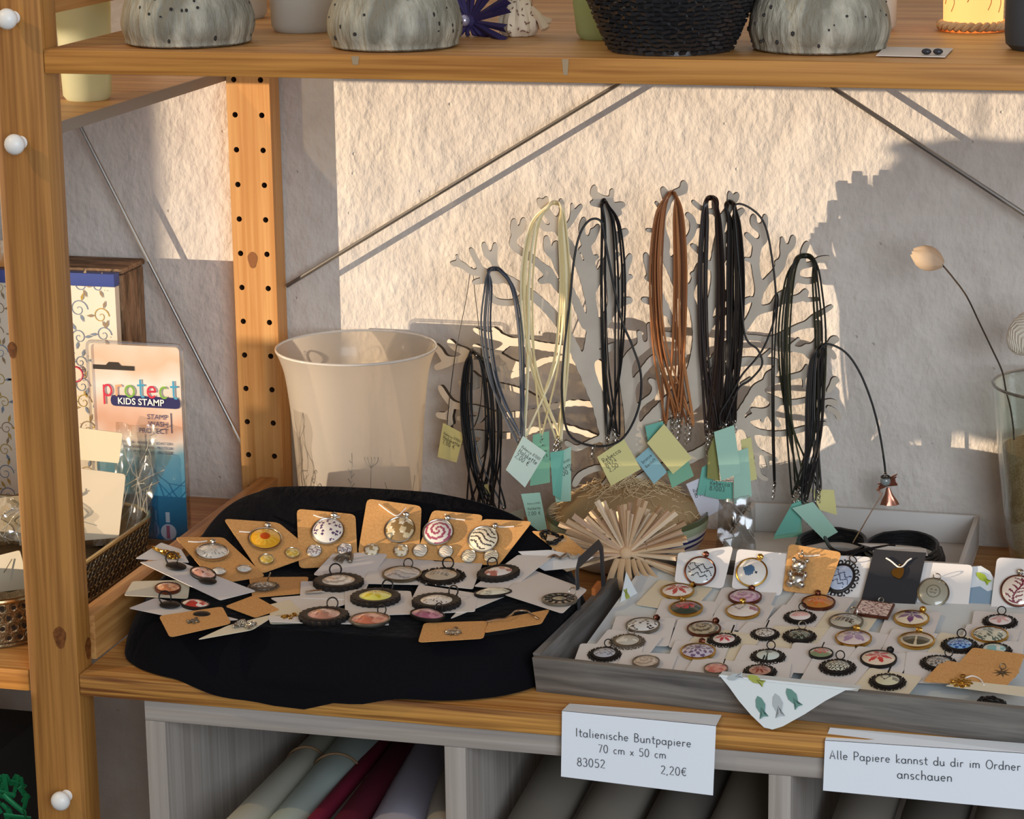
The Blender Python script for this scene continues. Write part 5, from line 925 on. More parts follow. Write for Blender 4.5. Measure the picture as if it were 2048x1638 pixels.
pendant('dark copper disc with black script in the tray back row', 1401, 1144, 62, 'T1', 'copper', 'script', ['c4c8c8', '3a4048'], bail=('copper', 'bail'), grp=GT, ang=-8)
pendant('gold rimmed pendant with blue shell in the tray back row', 1504, 1147, 62, 'T2', 'gold', 'shell', ['dcd8d0', '4a6a88', '3a4450'], bail=('gold', 'bail'), grp=GT, ang=-18)
pendant('dark lace oval with blue script half behind the bear card', 1681, 1158, 64, 'T4', 'dark', 'script', ['a8b4c8', '3c4660'], style='lace', bail=('dark', 'ring'), grp=GT, sy=1.25, ang=-25)
pendant('taupe glass disc with a ring and face', 1867, 1187, 62, 'T6', 'brass', 'face', ['9a9684', '6e6a5c'], bail=('silver', 'ring'), grp=GT, ang=-5)
pendant('cream pendant with red brown twigs cut by the right edge', 2036, 1184, 68, 'T8', 'copper', 'twigs', ['e6d8c8', '7a3444'], bail=('silver', 'bail'), grp=GT)
def bear(mb, c, X, Y, N, s):
    mb.ball(c-Y*10*s+N*9*s, 17*s, 16, sc=(1, 1.05, .7), ax=(X, Y, N)); mb.ball(c+Y*18*s+N*10*s, 15*s, 16, sc=(1.05, .9, .8), ax=(X, Y, N)); mb.ball(c+Y*15*s+N*22*s, 5.5*s, 8)
    for q in (-1, 1):
        mb.ball(c+X*q*13*s+Y*31*s+N*9*s, 5.5*s, 10); mb.ball(c+X*q*15*s-Y*2*s+N*14*s, 6.5*s, 10, sc=(.8, 1.3, .9), ax=(X, Y, N)); mb.ball(c+X*q*11*s-Y*25*s+N*15*s, 8*s, 10); mb.ball(c+X*q*5*s+Y*21*s+N*22*s, 1.8*s, 6)
    mb.ring(c+Y*40*s+N*10*s, 5*s, 1.2*s, (Y, X), 14, 5); mb.ring(c+Y*48*s+N*10*s, 5*s, 1.2*s, (Y, N), 14, 5)
charm('silver teddy bear charm on the kraft card', 1597, 1152, 'T3', bear, 'silver')
cord_v('pale cord end above the silver bear', [(1597, 1106), (1612, 1112), (1640, 1110)], 'T3')
cord_v('white cord forming a V on the black card', [(1772, 1116), (1782, 1122), (1797, 1134), (1806, 1132), (1815, 1122), (1823, 1117)], 'T5', r=.0007)
def heartc(mb, c, X, Y, N, s):
    o = [(0, -13), (-9, -9), (-13, -2), (-10, 6), (-3, 9), (2, 12), (10, 11), (12, 4), (10, -8), (5, -14)]; mb.slab([c+X*a*s+Y*b*s+N*.0004 for a, b in o], N, .0012); mb.ring(c+X*2*s+Y*15*s+N*.001, 3*s, .8*s, (Y, X), 10, 4)
charm('small gold heart on the black card', 1796, 1146, 'T5', heartc, 'gold')
# --- flat pendants on the tray, each on its own card
GF = 'flat pendants in the tray'
FLATS = [
 ('gold rimmed white pendant with red five petal flower beside the script disc', 1355, 1186, 66, 'gold', 'flower6', ['e2d8cc', 'b84a44'], dict(bail=('gold', 'bail'), ang=-40)),
 ('gold rimmed red rose pendant with dark leaves', 1372, 1221, 67, 'gold', 'rose', ['4a1a18', 'b8434a', '2f4038'], dict(bail=('gold', 'bail'), ang=20)),
 ('copper rimmed pink swirl pendant', 1490, 1198, 66, 'copper', 'swirl', ['c8aab8', 'a87a94'], dict(bail=('copper', 'bail'), ang=-10)),
 ('gold rimmed white pendant with grey heart', 1486, 1226, 68, 'gold', 'heart', ['dcd4cc', '9c9494', 'a0606c'], dict(bail=('gold', 'bail'), ang=10)),
 ('wood toned orange blossom pendant below the bear', 1637, 1209, 66, 'copper', 'flower8', ['b87a3c', 'c8662a', '8a3414'], dict(bail=('copper', 'bail'), ang=10)),
 ('dark lace brooch with pink rose left of the sepia house', 1600, 1237, 60, 'dark', 'flower1', ['e0d8d4', 'dca8a4', 'b07070'], dict(style='lace', bail=('dark', 'ring'))),
 ('dark filigree brooch with green black glass', 1599, 1275, 62, 'dark', 'leaves', ['2c3430', '7a8474'], dict(style='lace', bail=('silver', 'ring'))),
 ('dark lace brooch with pale blossom beside the green black glass', 1530, 1271, 54, 'dark', 'florets', ['c8c2b8', '4a443c'], dict(style='lace', bail=('dark', 'stick'))),
 ('silver rimmed white pendant with black sprigs', 1286, 1255, 67, 'oldsilver', 'florets', ['d4d4d0', '2c2c30'], dict(bail=('copper', 'bail'), ang=-30)),
 ('silver filigree oval with white centre at the left tray wall', 1255, 1286, 66, 'oldsilver', 'blot', ['d8d4c8', 'b8b4a6'], dict(style='lace', bail=('silver', 'ring'))),
 ('dark lace brooch with grey script in the front left tray corner', 1209, 1311, 62, 'dark', 'script', ['b0b4be', '5c6068'], dict(style='lace', bail=('dark', 'ring'))),
 ('copper pendant in cream and brown fields', 1408, 1262, 67, 'copper', 'swirl', ['a89a80', '5a5444'], dict(bail=('copper', 'bail'), ang=-25, seed=9)),
 ('dark lace brooch with small red flower behind the purple mandala', 1448, 1283, 62, 'dark', 'flower6', ['dcd0c8', 'b8404c'], dict(style='lace', bail=('dark', 'stick'), ang=-20)),
 ('gold rimmed purple mandala pendant', 1396, 1307, 70, 'gold', 'mandala', ['c4bcc8', '6a5878'], dict(bail=('copper', 'bail'))),
 ('dark lace brooch with tiny tree on mint', 1536, 1316, 65, 'dark', 'tree', ['c8d4cc', '2c3434'], dict(style='lace', bail=('dark', 'ring'))),
 ('dark lace brooch with reddish blossom at the tray front', 1520, 1346, 62, 'dark', 'flower8', ['b88a78', '8a4038'], dict(style='lace', bail=('dark', 'stick'))),
 ('coral cabochon half behind the tray front wall', 1432, 1342, 48, 'oldsilver', 'blot', ['c8786c', 'd89888'], dict(bail=('dark', 'stick'), ang=-30)),
 ('cream cabochon half behind the tray front wall', 1292, 1328, 54, 'oldsilver', 'swirl', ['c8b8a4', 'a89888'], {}),
 ('silver rimmed sepia house pendant', 1692, 1247, 68, 'oldsilver', 'house', ['b8b4a4', '3a3630', '8a8474'], dict(ang=-15, bail=('silver', 'ring'))),
 ('gold rimmed pendant with purple star flower', 1823, 1241, 70, 'gold', 'flower5', ['dccfb4', '6a4070', '4a2850'], dict(bail=('gold', 'bead'), ang=-25)),
 ('gold rimmed lilac poppy pendant', 1707, 1281, 72, 'gold', 'flower4', ['d4c4bc', '9c84a0', '4a3468'], dict(bail=('gold', 'bail'))),
 ('gold rimmed pendant with dark ginkgo leaves', 1833, 1285, 72, 'gold', 'ginkgo', ['c8b898', '4a4a3c', 'b89878'], dict(bail=('gold', 'bail'))),
 ('dark lace brooch with pink blossom near the right edge', 2000, 1246, 64, 'dark', 'flower5', ['dccfcc', 'c89490'], dict(style='lace', bail=('dark', 'ring'))),
 ('gold rimmed pendant with grey green leaves', 1980, 1274, 72, 'gold', 'leaves', ['c8c4ac', '5c6a60'], {}),
 ('dark lace brooch with blue mandala', 1919, 1293, 68, 'dark', 'mandala', ['7aa8d0', '2c4a90'], dict(style='lace', bail=('dark', 'ring'))),
 ('dark lace brooch with aqua stone', 1989, 1303, 64, 'dark', 'blot', ['c8d0c4', '7ab0b0'], dict(style='lace')),
 ('small dark rimmed pendant with rose sprig', 1642, 1311, 48, 'dark', 'rose', ['e0d4c4', 'b8605c', '7a8a68'], dict(bail=('dark', 'stick'))),
 ('dark lace brooch with black and white plaid', 1675, 1337, 68, 'dark', 'plaid', ['c8c8b4', '22262a'], dict(style='lace', bail=('dark', 'ring'))),
 ('dark rimmed pendant with bright red flower at the tray centre', 1757, 1322, 72, 'dark', 'flower6', ['dfcdb4', 'c43a3c'], dict(bail=('dark', 'bail'), ang=-25, dome=.2)),
 ('dark lace brooch with grey filigree stone', 1877, 1329, 68, 'dark', 'mandala', ['a8a49c', '5a5650'], dict(style='lace', bail=('dark', 'ring'), ang=-25)),
 ('dark lace brooch with cream moon at the tray front', 1775, 1366, 68, 'dark', 'heart', ['d0ccac', '3a4044', '6a6e60'], dict(style='lace', bail=('dark', 'stick')))]
rnd = random.Random(21); order = sorted(range(len(FLATS)), key=lambda i: FLATS[i][2])
for rk, i in enumerate(order):
    lab, px, py, w_, rim, kd, cols, kw = FLATS[i]; lf = .0006+rk*.0002; c = tp(px, py, lf); a = math.radians(rnd.uniform(-9, 9)-4); X, Y, N = frame(FN, (0, 1, 0)); X, Y = X*math.cos(a)+Y*math.sin(a), Y*math.cos(a)-X*math.sin(a)
    hw = .022+rnd.uniform(-.002, .003); lo = min(.032, max(.012, (c-TO).dot(TY_)-.012)); hi = min(.019, .212-(c-TO).dot(TY_)) if (c-TO).dot(TY_) < .2 else .008
    u0 = (c-TO).dot(TX_); sh = max(0, .014+hw-u0); cx = c+X*sh
    o = MB().slab(rounded([cx-X*hw-Y*lo, cx+X*hw-Y*lo, cx+X*hw+Y*hi, cx-X*hw+Y*hi], .07), N, .00018).build('jewellery_card', CM['w' if i % 6 else 'c'], smooth=0); tag(o, 'pale card under the '+lab.replace(' pendant', '').replace(' brooch', ''), 'card', 'flat cards in the tray')
    pendant(lab, px, py, w_, (FP+FN*(lf+.0003), FN), rim, kd, cols, grp=GF, seed=kw.pop('seed', i+1), **kw)
PLANES['TF'] = (FP+FN*.007, FN)
t = thing('pendant', 'square pendant with red brown branches below the black card', 'pendant', tp(1749, 1222, .002), GF); q = [tp(*p, .003) for p in ((1722, 1203), (1790, 1212), (1776, 1240), (1706, 1231))]
MB().slab(q, FN, .002).build('setting', METS['copper'], t, smooth=0); mb = MB(); nn = 20
def bil(u, v): return (q[0]*(1-u)+q[1]*u)*(1-v)+(q[3]*(1-u)+q[2]*u)*v+FN*.0022
mb.add([bil(.05+.9*i/nn, .06+.88*j/nn) for j in range(nn+1) for i in range(nn+1)], [(j*(nn+1)+i, (j+1)*(nn+1)+i, (j+1)*(nn+1)+i+1, j*(nn+1)+i+1) for j in range(nn) for i in range(nn)])
mb.m = [1 if (abs(math.sin(i*.55+1.6*math.sin(j*.6))) < .33 or abs(math.sin(j*.9+math.sin(i*.8)*1.3)) < .22) else 0 for j in range(nn) for i in range(nn)]; mb.build('cabochon', [pl('dcc0b0', rough=.25, coat=.9), pl('7a3a3c', rough=.25, coat=.9)], t)
MB().ring(tp(1762, 1200, .004), .002, .0006, (Vector((0, .5, .8)), Vector((1, 0, 0))), 12, 5).build('bail', METS['oldsilver'], t)
tf = lambda px, py: tp(px, py, .0)
for key, lab, kd, quad, lf in [('F33b', 'kraft card with the star charm at the right front of the tray', 'k', [(1945, 1316), (2050, 1330), (2030, 1378), (1905, 1362)], .0085), ('F33', 'kraft card with the gold flower charm at the right front of the tray', 'k', [(1885, 1344), (2040, 1366), (2010, 1398), (1846, 1387)], .0095), ('F34', 'cream card with the dark feather piece at the right front tray wall', 'c', [(1930, 1388), (2060, 1402), (2050, 1420), (1890, 1398)], .0105)]:
    card(key, lab, kd, quad, tf, lf, r=.08, grp='brown and cream cards at the tray front')
charm('gold flower charm with an ear hook at the tray front', 1923, 1368, 'F33', petal_charm(9, 24, .3), 'gold'); cord_v('pale cord end beside the gold flower charm', [(1926, 1358), (1944, 1352), (1960, 1358), (1968, 1370)], 'F33', name='cord_end')
charm('small dark star charm near the right edge of the tray', 2004, 1348, 'F33b', star_charm(8, 20), 'brass'); charm('dark feathered piece against the right front tray wall', 1975, 1404, 'F34', chain_heap(36, 10, 12, 6, 17), 'dark')
# ------------------------------------------------ frosted vase-shaped glass with meadow print
cy = .4175; c0 = at(710, 695, Y=cy); cz = c0.z; Rm = (at(866, 695, Y=cy).x-at(553, 695, Y=cy).x)/2*.985; c = Vector((c0.x+.001, cy, .0003))
prof = [(.0, .0), (.050, .0), (.0525, .002), (.0545, cz*.12), (.0575, cz*.4), (.0605, cz*.65), (.0645, cz*.85), (.0685, cz*.94), (Rm, cz)]
vs = thing('frosted_tumbler', 'large frosted glass with grass drawings beside the rear post', 'glass', c)
pp = cat_rom([(a, b, 0) for a, b in prof[1:]], 4); outp = [(max(p.x, .001), p.y) for p in pp]; inn = [(r-.0022, z) for r, z in outp[::-1] if z > .003]
MB().lathe([(0, .001)]+outp, c, 72).build('glass_body', frosted('frosted_meadow_glass', hx('f0e8da')), vs)
MB().ring(c+Vector((0, 0, cz)), Rm-.0009, .0011, (Vector((1, 0, 0)), Vector((0, 1, 0))), 64).build('rim', mat('glass_rim', hx('d8d2c8'), rough=.12, coat=1), vs)
zs = [z for r, z in outp]; rs = [r for r, z in outp]
def on_glass(px, py):
    d = Vector(ray(px, py)); o = Vector(CAM); s = 1.6
    for _ in range(900):
        p = o+d*s
        if math.hypot(p.x-c.x, p.y-c.y) < np.interp(p.z, zs, rs)+.0004: return p
        s += .0012
    return p
mb = MB()
def stem(pts, r=.00028): mb.tube(cat_rom([on_glass(*p) for p in pts], 4), r, 4)
stem([(610, 1012), (612, 985), (607, 955), (605, 940)]); stem([(634, 1012), (636, 980), (632, 960), (631, 945)]); stem([(700, 1012), (702, 970), (704, 930), (703, 906)]); stem([(739, 1016), (741, 980), (742, 935)]); stem([(664, 1012), (667, 996), (660, 980)]); stem([(667, 996), (676, 978)]); stem([(664, 1004), (652, 984)]); stem([(820, 1010), (826, 980), (829, 950)]); stem([(772, 1012), (776, 990), (770, 965)])
for k in range(9): y = 920+k*10; stem([(702, y+6), (709 if k % 2 else 696, y-3)])
for k in range(5): stem([(742, 936), (731+k*6, 924), (728+k*7, 914)])
for k in range(4): stem([(611, 1000-k*14), (603+(k % 2)*15, 990-k*14)])
for q in ((631, 945), (627, 962), (639, 972)): stem([(q[0]-3, q[1]), (q[0], q[1]-5), (q[0]+3, q[1]), (q[0], q[1]+4), (q[0]-3, q[1])])
mb.build('grass_drawing', pl('8a8272', rough=.6), vs)
# ------------------------------------------------ left bay: woven box, flowered folder, blister pack, filigree tray and bags
tr = at(286, 517, Y=.489); x1 = tr.x; zt = tr.z
wb = thing('bark_woven_box', 'brown bark-woven box against the wall in the left bay', 'box', (x1-.15, .46, .0003)); BKW = mat('woven_bark', hx('a08060'), rough=.85, noise=(90, hx('6a523a'), (1, 1, .28)), bump=(190, 1, .006, (1, 1, .35))); BKH = mat('woven_bark_flat', hx('a08060'), rough=.85, noise=(90, hx('6a523a'), (.28, 1, 1)), bump=(190, 1, .006, (.35, 1, 1)))
MB().box((x1-.3, .438, .0003), (x1, .490, zt-.006), bev=.003).build('box_body', BKW, wb); MB().box((x1-.302, .4365, zt-.0055), (x1+.0015, .491, zt), bev=.0025).build('lid', BKH, wb)
tr = at(228, 548, Y=.425); fx1, fz = tr.x, tr.z; fx0 = fx1-.17
fo = thing('flowered_folder', 'cream folder with blue and ochre scrollwork and a blue top band', 'folder', ((fx0+fx1)/2, .43, .0003)); mb = MB().box((fx0, .425, .0003), (fx1, .4345, fz-.0125)); rnd = random.Random(31)
def scroll(x, z, r, sgn, col, turns=1.6):
    pts = [Vector((x+sgn*r*(1-i/26)*math.cos(2*math.pi*turns*i/26), .4247, z+r*(1-i/26)*math.sin(2*math.pi*turns*i/26))) for i in range(24)]; mb.tube(pts, [.00055*(1-.6*i/24) for i in range(24)], 4, col, flat=(0, 1, 0))
    for k in (3, 8, 13):
        p = pts[k]; d = (p-Vector((x, .4247, z))).normalized(); s = Vector((-d.z, 0, d.x)); mb.add([p+Vector((0, -.0003, 0)), p+d*.004+s*.002+Vector((0, -.0003, 0)), p+d*.0085+s*.0008+Vector((0, -.0003, 0)), p+d*.004-s*.001+Vector((0, -.0003, 0))], [(0, 1, 2, 3)], rnd.choice((1, 2, 3)))
for i in range(8):
    for j in range(10): scroll(fx0+.008+i*.021+rnd.uniform(-.004, .004), .012+j*.0225+rnd.uniform(-.004, .004), rnd.uniform(.006, .0095), rnd.choice((-1, 1)), rnd.choice((1, 1, 2, 3)))
for i in range(170): mb.ball((rnd.uniform(fx0+.002, fx1-.002), .4248, rnd.uniform(.004, fz-.015)), .0005, 4, rnd.choice((2, 3)), sc=(1, .3, 1))
mb.build('folder_body', [pl('ece2cc', rough=.6), pl('7d8ca0', rough=.6), pl('b99a4a', rough=.6), pl('9a8468', rough=.6)], fo)
MB().box((fx0-.001, .4235, fz-.0122), (fx1+.0005, .4355, fz), bev=.001).build('top_band', pl('4a5a9c', rough=.4), fo)
p = at(0, 500, Y=.43); tag(MB().box((fx0-.03, .4365, .0003), (p.x+.003, .4375, p.z+.008), bev=.001).build('orange_patterned_box', mat('orange_print', hx('d8944c'), rough=.6, noise=(90, hx('efe0c4')))), 'orange patterned box peeking out left of the front post', 'box')
# blister pack
BY = .348; bq = lambda px, py, d=0: at(px, py, Y=BY-d)
TR_, BR_ = bq(364, 690), bq(371, 1086); bx0, bx1 = TR_.x-.088, TR_.x; bz0, bz1 = .0006, TR_.z
bp = thing('blister_pack', 'peach and blue protect kids stamp blister pack', 'package', ((bx0+bx1)/2, BY, bz0)); m, n, l, b = nmat('printed_stamp_card'); tc = n.new('ShaderNodeTexCoord'); sp = n.new('ShaderNodeSeparateXYZ'); l.new(tc.outputs['Object'], sp.inputs[0])
nz = n.new('ShaderNodeTexNoise'); nz.inputs['Scale'].default_value = 22; l.new(tc.outputs['Object'], nz.inputs['Vector']); mm = n.new('ShaderNodeMath'); mm.operation = 'MULTIPLY_ADD'; mm.inputs[1].default_value = .05; l.new(nz.outputs[0], mm.inputs[0]); l.new(sp.outputs['Z'], mm.inputs[2])
r = n.new('ShaderNodeValToRGB'); mr = n.new('ShaderNodeMapRange'); mr.inputs[1].default_value = .025; mr.inputs[2].default_value = bz1+.025; l.new(mm.outputs[0], mr.inputs[0]); l.new(mr.outputs[0], r.inputs[0]); e = r.color_ramp.elements
e[0].position = 0; e[0].color = (*hx('2f6f96'), 1); e[1].position = 1; e[1].color = (*hx('ead2bc'), 1)
for p_, h in ((.28, '3f86a8'), (.44, '6fa0b0'), (.52, 'ead8c8'), (.60, 'dba98c'), (.68, 'e6c6ae'), (.80, 'f0e2d4'), (.90, 'e6bf9f')): q = e.new(p_); q.color = (*hx(h), 1)
l.new(r.outputs[0], b.inputs['Base Color']); b.inputs['Roughness'].default_value = .35; b.inputs['Coat Weight'].default_value = .6
MB().slab(rounded([Vector((bx0, BY, bz0)), Vector((bx1-.003, BY, bz0)), Vector((bx1-.003, BY, bz1-.0025)), Vector((bx0, BY, bz1-.0025))], .05), Vector((0, 1, 0)), .001).build('backing_card', m, bp, smooth=0)
mb = MB(); pe = rounded([Vector((bx0-.003, BY-.0015, bz0)), Vector((bx1, BY-.0015, bz0)), Vector((bx1, BY-.0015, bz1)), Vector((bx0-.003, BY-.0015, bz1))], .06); mb.tube(pe, .0016, 6, closed=True); mb.build('sealed_edge', clear('clear_plastic_edge', (.95, .95, .97), .3), bp)
xs = lambda px: bq(px, 800).x
sx0, sx1 = xs(262), xs(310); sz = bq(300, 905).z
MB().box((sx0, BY-.014, .004), (sx1, BY-.0005, sz), bev=.004).build('clear_blister', clear('clear_blister_plastic', (.93, .97, 1), .14), bp); MB().box((sx0+.003, BY-.011, .006), (sx1-.004, BY-.0012, sz-.05), bev=.002).build('stamp_body', pl('3c5868', rough=.4), bp)
mb = MB(); zc = bq(230, 735).z; X1 = xs(190); X2 = xs(272); xm_ = (X1+X2)/2; hh = .0021; yy = BY-.0004
mb.add([(X1, yy, zc-hh), (X2, yy, zc-hh), (X2, yy, zc+hh), (xm_+.0075, yy, zc+hh), (xm_+.0045, yy, zc+.005), (xm_-.0045, yy, zc+.005), (xm_-.0075, yy, zc+hh), (X1, yy, zc+hh)], [tuple(range(8))]); mb.build('hanging_slot', pl('3c342c', rough=.9), bp, smooth=0)
EX, EZ, EN = Vector((1, 0, 0)), Vector((0, 0, 1)), Vector((0, -1, 0)); o = bq(206, 790); o = Vector((o.x, BY-.0006, o.z)); size = .0192
wd = 0
for ch, col in zip('protect', ('d0344a', 'e8a87c', '7fb04a', '4aa0c0', 'd0344a', '7fb04a', '4aa0c0')):
    mb = MB(); wd += letters(mb, ch, o+EX*wd, EX, EZ, EN, size, .05, .09); mb.build('letter_'+ch, pl(col, rough=.4), bp)
z1, z2 = bq(300, 815).z, bq(300, 793).z; mb = MB().slab(rounded([Vector((xs(222), BY-.0004, z1)), Vector((bx1-.004, BY-.0004, z1)), Vector((bx1-.004, BY-.0004, z2)), Vector((xs(222), BY-.0004, z2))], .45), EN, .0003); mb.build('name_bar', pl('2e2c5c', rough=.4), bp, smooth=0)
sans('KIDS STAMP', (xs(236), BY-.0009, z1+.0022), EX, EZ, .0083, bp, pl('f0eee8'), 'bar_lettering', bold=.018)
for i, tx in enumerate(('STAMP', 'WASH', 'PROTECT')): sans(tx, (xs(334), BY-.0003, bq(300, 838+i*14).z), EX, EZ, .0066, bp, pl('3a3560'), 'lettering', 'RIGHT')
for i, tx in enumerate((u'STEMPELN \u00b7 WASCHEN \u00b7 SCH\u00dcTZEN', u'TAMPONNER \u00b7 LAVER \u00b7 PROT\u00c9GER', u'ESTAMPAR \u00b7 LAVAR \u00b7 PROTEGER')): sans(tx, (xs(342), BY-.0003, bq(300, 888+i*9).z), EX, EZ, .0032, bp, pl('3a4a70'), 'lettering', 'RIGHT')
MB().box((xs(340), BY-.0006, bq(300, 864).z), (xs(341), BY-.0002, bq(300, 824).z)).build('rule', pl('3a3560'), bp)
mb = MB(); rc = bq(152, 748); mb.ring(Vector((rc.x, BY-.0006, rc.z)), .0068, .0009, (EX, EZ), 28, 5); mb.build('red_ring', pl('c83a50'), bp); rc2 = bq(178, 752)
for i, ch in enumerate('CORONA'):
    a = math.radians(-40+i*17); sans(ch, Vector((rc.x+.0105*math.cos(a), BY-.0006, rc.z+.0105*math.sin(a))), Vector((-math.sin(a), 0, math.cos(a))), Vector((-math.cos(a), 0, -math.sin(a))), .0042, bp, pl('3a3560'), 'lettering')
q = bq(342, 1064); MB().lathe([(0, 0), (.0075, 0), (.0075, .0003), (0, .0003)], Vector((q.x-.002, BY-.0004, q.z)), 28, ax=(EX, EZ, EN)).build('round_sticker', pl('c8d0dc'), bp); MB().box((q.x-.0038, BY-.0011, q.z-.006), (q.x-.0006, BY-.0007, q.z+.006)).build('sticker_bar', pl('b06a80'), bp); MB().box((q.x-.0042, BY-.0006, q.z+.009), (q.x-.0004, BY-.0002, q.z+.0185)).build('small_label', pl('c8d4dc'), bp)
# filigree tray
def rrect(x0, x1, y0, y1, r, n=8):
    out = []
    for (cx, cy_, a) in ((x1-r, y0+r, -90), (x1-r, y1-r, 0), (x0+r, y1-r, 90), (x0+r, y0+r, 180)):
        for i in range(n+1): q = math.radians(a+90*i/n); out.append((cx+r*math.cos(q), cy_+r*math.sin(q)))
    return out
fx1_, fy0, fy1 = -.064, .035, .318; FB = mat('antique_brass_filigree', hx('8c7a5c'), rough=.35, metal=.85, bump=(260, .6, .002)); HB = mat('filigree_gap', hx('2a2018'), rough=.9)
ft = thing('filigree_tray', 'antique brass openwork tray with bags and cards left of the front post', 'tray', (-.2, .18, .0004)); base = rrect(-.36, fx1_, fy0, fy1, .045)
mb = MB(); n_ = len(base); lo = [Vector((x, y, .0006)) for x, y in base]; ce = Vector((-.21, .177, 0)); hi = [Vector((ce.x+(x-ce.x)*1.03, ce.y+(y-ce.y)*1.03, .040)) for x, y in base]
mb.add(lo+hi, [(i, (i+1) % n_, n_+(i+1) % n_, n_+i) for i in range(n_)]); mb.add(lo, [tuple(range(n_))])
mb.build('tray_body', FB, ft); MB().tube(hi, .0022, 8, closed=True).build('rim', mat('brass_rim', hx('b4a078'), rough=.25, metal=1), ft); MB().tube([p+Vector((0, 0, .002)) for p in lo], .002, 6, closed=True).build('foot_rim', FB, ft)
mb = MB(); mg = MB(); dense = []
for i in range(n_):
    a, b = lo[i], lo[(i+1) % n_]; a2, b2 = hi[i], hi[(i+1) % n_]; L = (b-a).length; k = max(1, round(L/.0085))
    for j in range(k): u = (j+.5)/k; dense.append((a+(b-a)*u, a2+(b2-a2)*u, (b-a).normalized()))
for i, (a, b, t) in enumerate(dense):
    if a.x < -.2: continue
    nrm = Vector((t.y, -t.x, 0)); upv = (b-a).normalized()
    for k, f in enumerate((.2, .42, .64, .86)):
        p = a+(b-a)*f+nrm*.0006+t*(.004 if k % 2 else 0); mb.ring(p, .0036 if (i+k) % 3 else .0026, .0007, (t, upv), 12, 4); mg.lathe([(0, .0002), (.0019, .0002), (.0019, 0)], p+nrm*.0002, 8, ax=(t, upv, nrm))
mb.build('openwork_scrolls', FB, ft); mg.build('gap', HB, ft)
# cellophane bags and cards in it
def crumple(name, lab, quad, dep, m, seed, n=16, amp=.006, pz=None, grp=None):
    rnd = random.Random(seed); P = [at(a, b, Y=dep) for a, b in quad]; ph = [rnd.uniform(0, 6) for _ in range(6)]; mb = MB(); X = (P[1]-P[0]).normalized()
    for sgn in (1, -1):
        v = []
        for j in range(n+1):
            for i in range(n+1):
                u, w_ = i/n, j/n; p = (P[0]*(1-u)+P[1]*u)*(1-w_)+(P[3]*(1-u)+P[2]*u)*w_; e = 16*u*(1-u)*w_*(1-w_)
                d = amp*(math.sin(u*9+ph[0]+4*w_)+.7*math.sin(w_*13+ph[1]-5*u)+.5*abs(math.sin(u*17+w_*11+ph[2])))*.5+sgn*.006*e
                v.append(p+Vector((rnd.uniform(-1, 1)*.0003, -d+rnd.uniform(-1, 1)*.0005, rnd.uniform(-1, 1)*.0003)))
        mb.add(v, [(j*(n+1)+i, j*(n+1)+i+1, (j+1)*(n+1)+i+1, (j+1)*(n+1)+i) for j in range(n) for i in range(n)])
    N_ = (n+1)**2
    for k in range(15):
        i, j = rnd.randrange(2, n-1), rnd.randrange(2, n-1); di, dj = rnd.choice(((1, 1), (1, -1), (1, 0), (0, 1), (1, 2), (-1, 2))); q = []
        for t in range(rnd.randrange(4, 9)):
            if 0 <= i+di*t <= n and 0 <= j+dj*t <= n: q.append(Vector(mb.v[N_+(j+dj*t)*(n+1)+i+di*t])+Vector((0, -.0003, 0)))
        if len(q) > 2: mb.tube(cat_rom(q, 3), .00045, 4, 1)  # pale tubes along the creases stand in for their glints
    return tag(mb.build(name, [m, mat('cellophane_crease_glint', hx('d8d4c8'), rough=.15, coat=1, alpha=.75)], smooth=25), lab, 'bag', grp)
CL = clear('cellophane', (.97, .96, .93), .13, .1)
def pc(name, lab, quad, dep, col, cat='card', txt=None):
    P = [at(a, b, Y=dep+(.006 if i > 1 else 0)) for i, (a, b) in enumerate(quad)]; n = (P[1]-P[0]).cross(P[2]-P[1]).normalized(); n = n if n.y < 0 else -n
    return tag(MB().slab(rounded(P, .06), n, .0005).build(name, pl(col, rough=.75), smooth=0), lab, cat)
pc('header_card', 'cream header card in the upper cellophane bag beside the front post', [(120, 850), (246, 866), (238, 926), (120, 915)], .215, 'e2d2b0')
pc('packaged_paper', 'beige paper inside the cellophane bag beside the front post', [(110, 930), (252, 948), (238, 1075), (110, 1085)], .222, 'cdbfa6')
crumple('cellophane_bag', 'crinkled cellophane bag standing in the openwork tray right of the front post', [(105, 842), (345, 905), (262, 1088), (105, 1098)], .312, CL, 3, amp=.005)
crumple('cellophane_bag', 'second crinkled cellophane bag with a pointed corner behind the first', [(230, 845), (318, 850), (300, 1050), (225, 1085)], .298, CL, 5, amp=.005)
crumple('cellophane_bag', 'cellophane bag at the left edge of the picture', [(-40, 1000), (60, 985), (60, 1085), (-40, 1095)], .20, CL, 8, amp=.008)
pc('packaged_paper', 'greyish printed paper in the bag at the left edge', [(-40, 1000), (48, 990), (44, 1080), (-40, 1085)], .21, 'b5a890')
p = pc('price_card', 'stapled cream price card leaning in the tray at the left edge', [(-40, 1120), (40, 1100), (60, 1176), (-20, 1186)], .115, 'ded4bc')
tag(MB().tube([at(8, 1145, Y=.1145), at(24, 1118, Y=.1145)], .0004, 5).build('staple', MET), 'dark wire staple in the cream price card', 'staple')
g = at(15, 1165, Y=.135); tag(MB().ball(g, .011, 14, sc=(1.3, 1, .7)).build('green_packet', mat('green_foil', hx('3f8a5c'), rough=.3, coat=.5)), 'small green packet in the openwork tray at the left edge', 'packet')
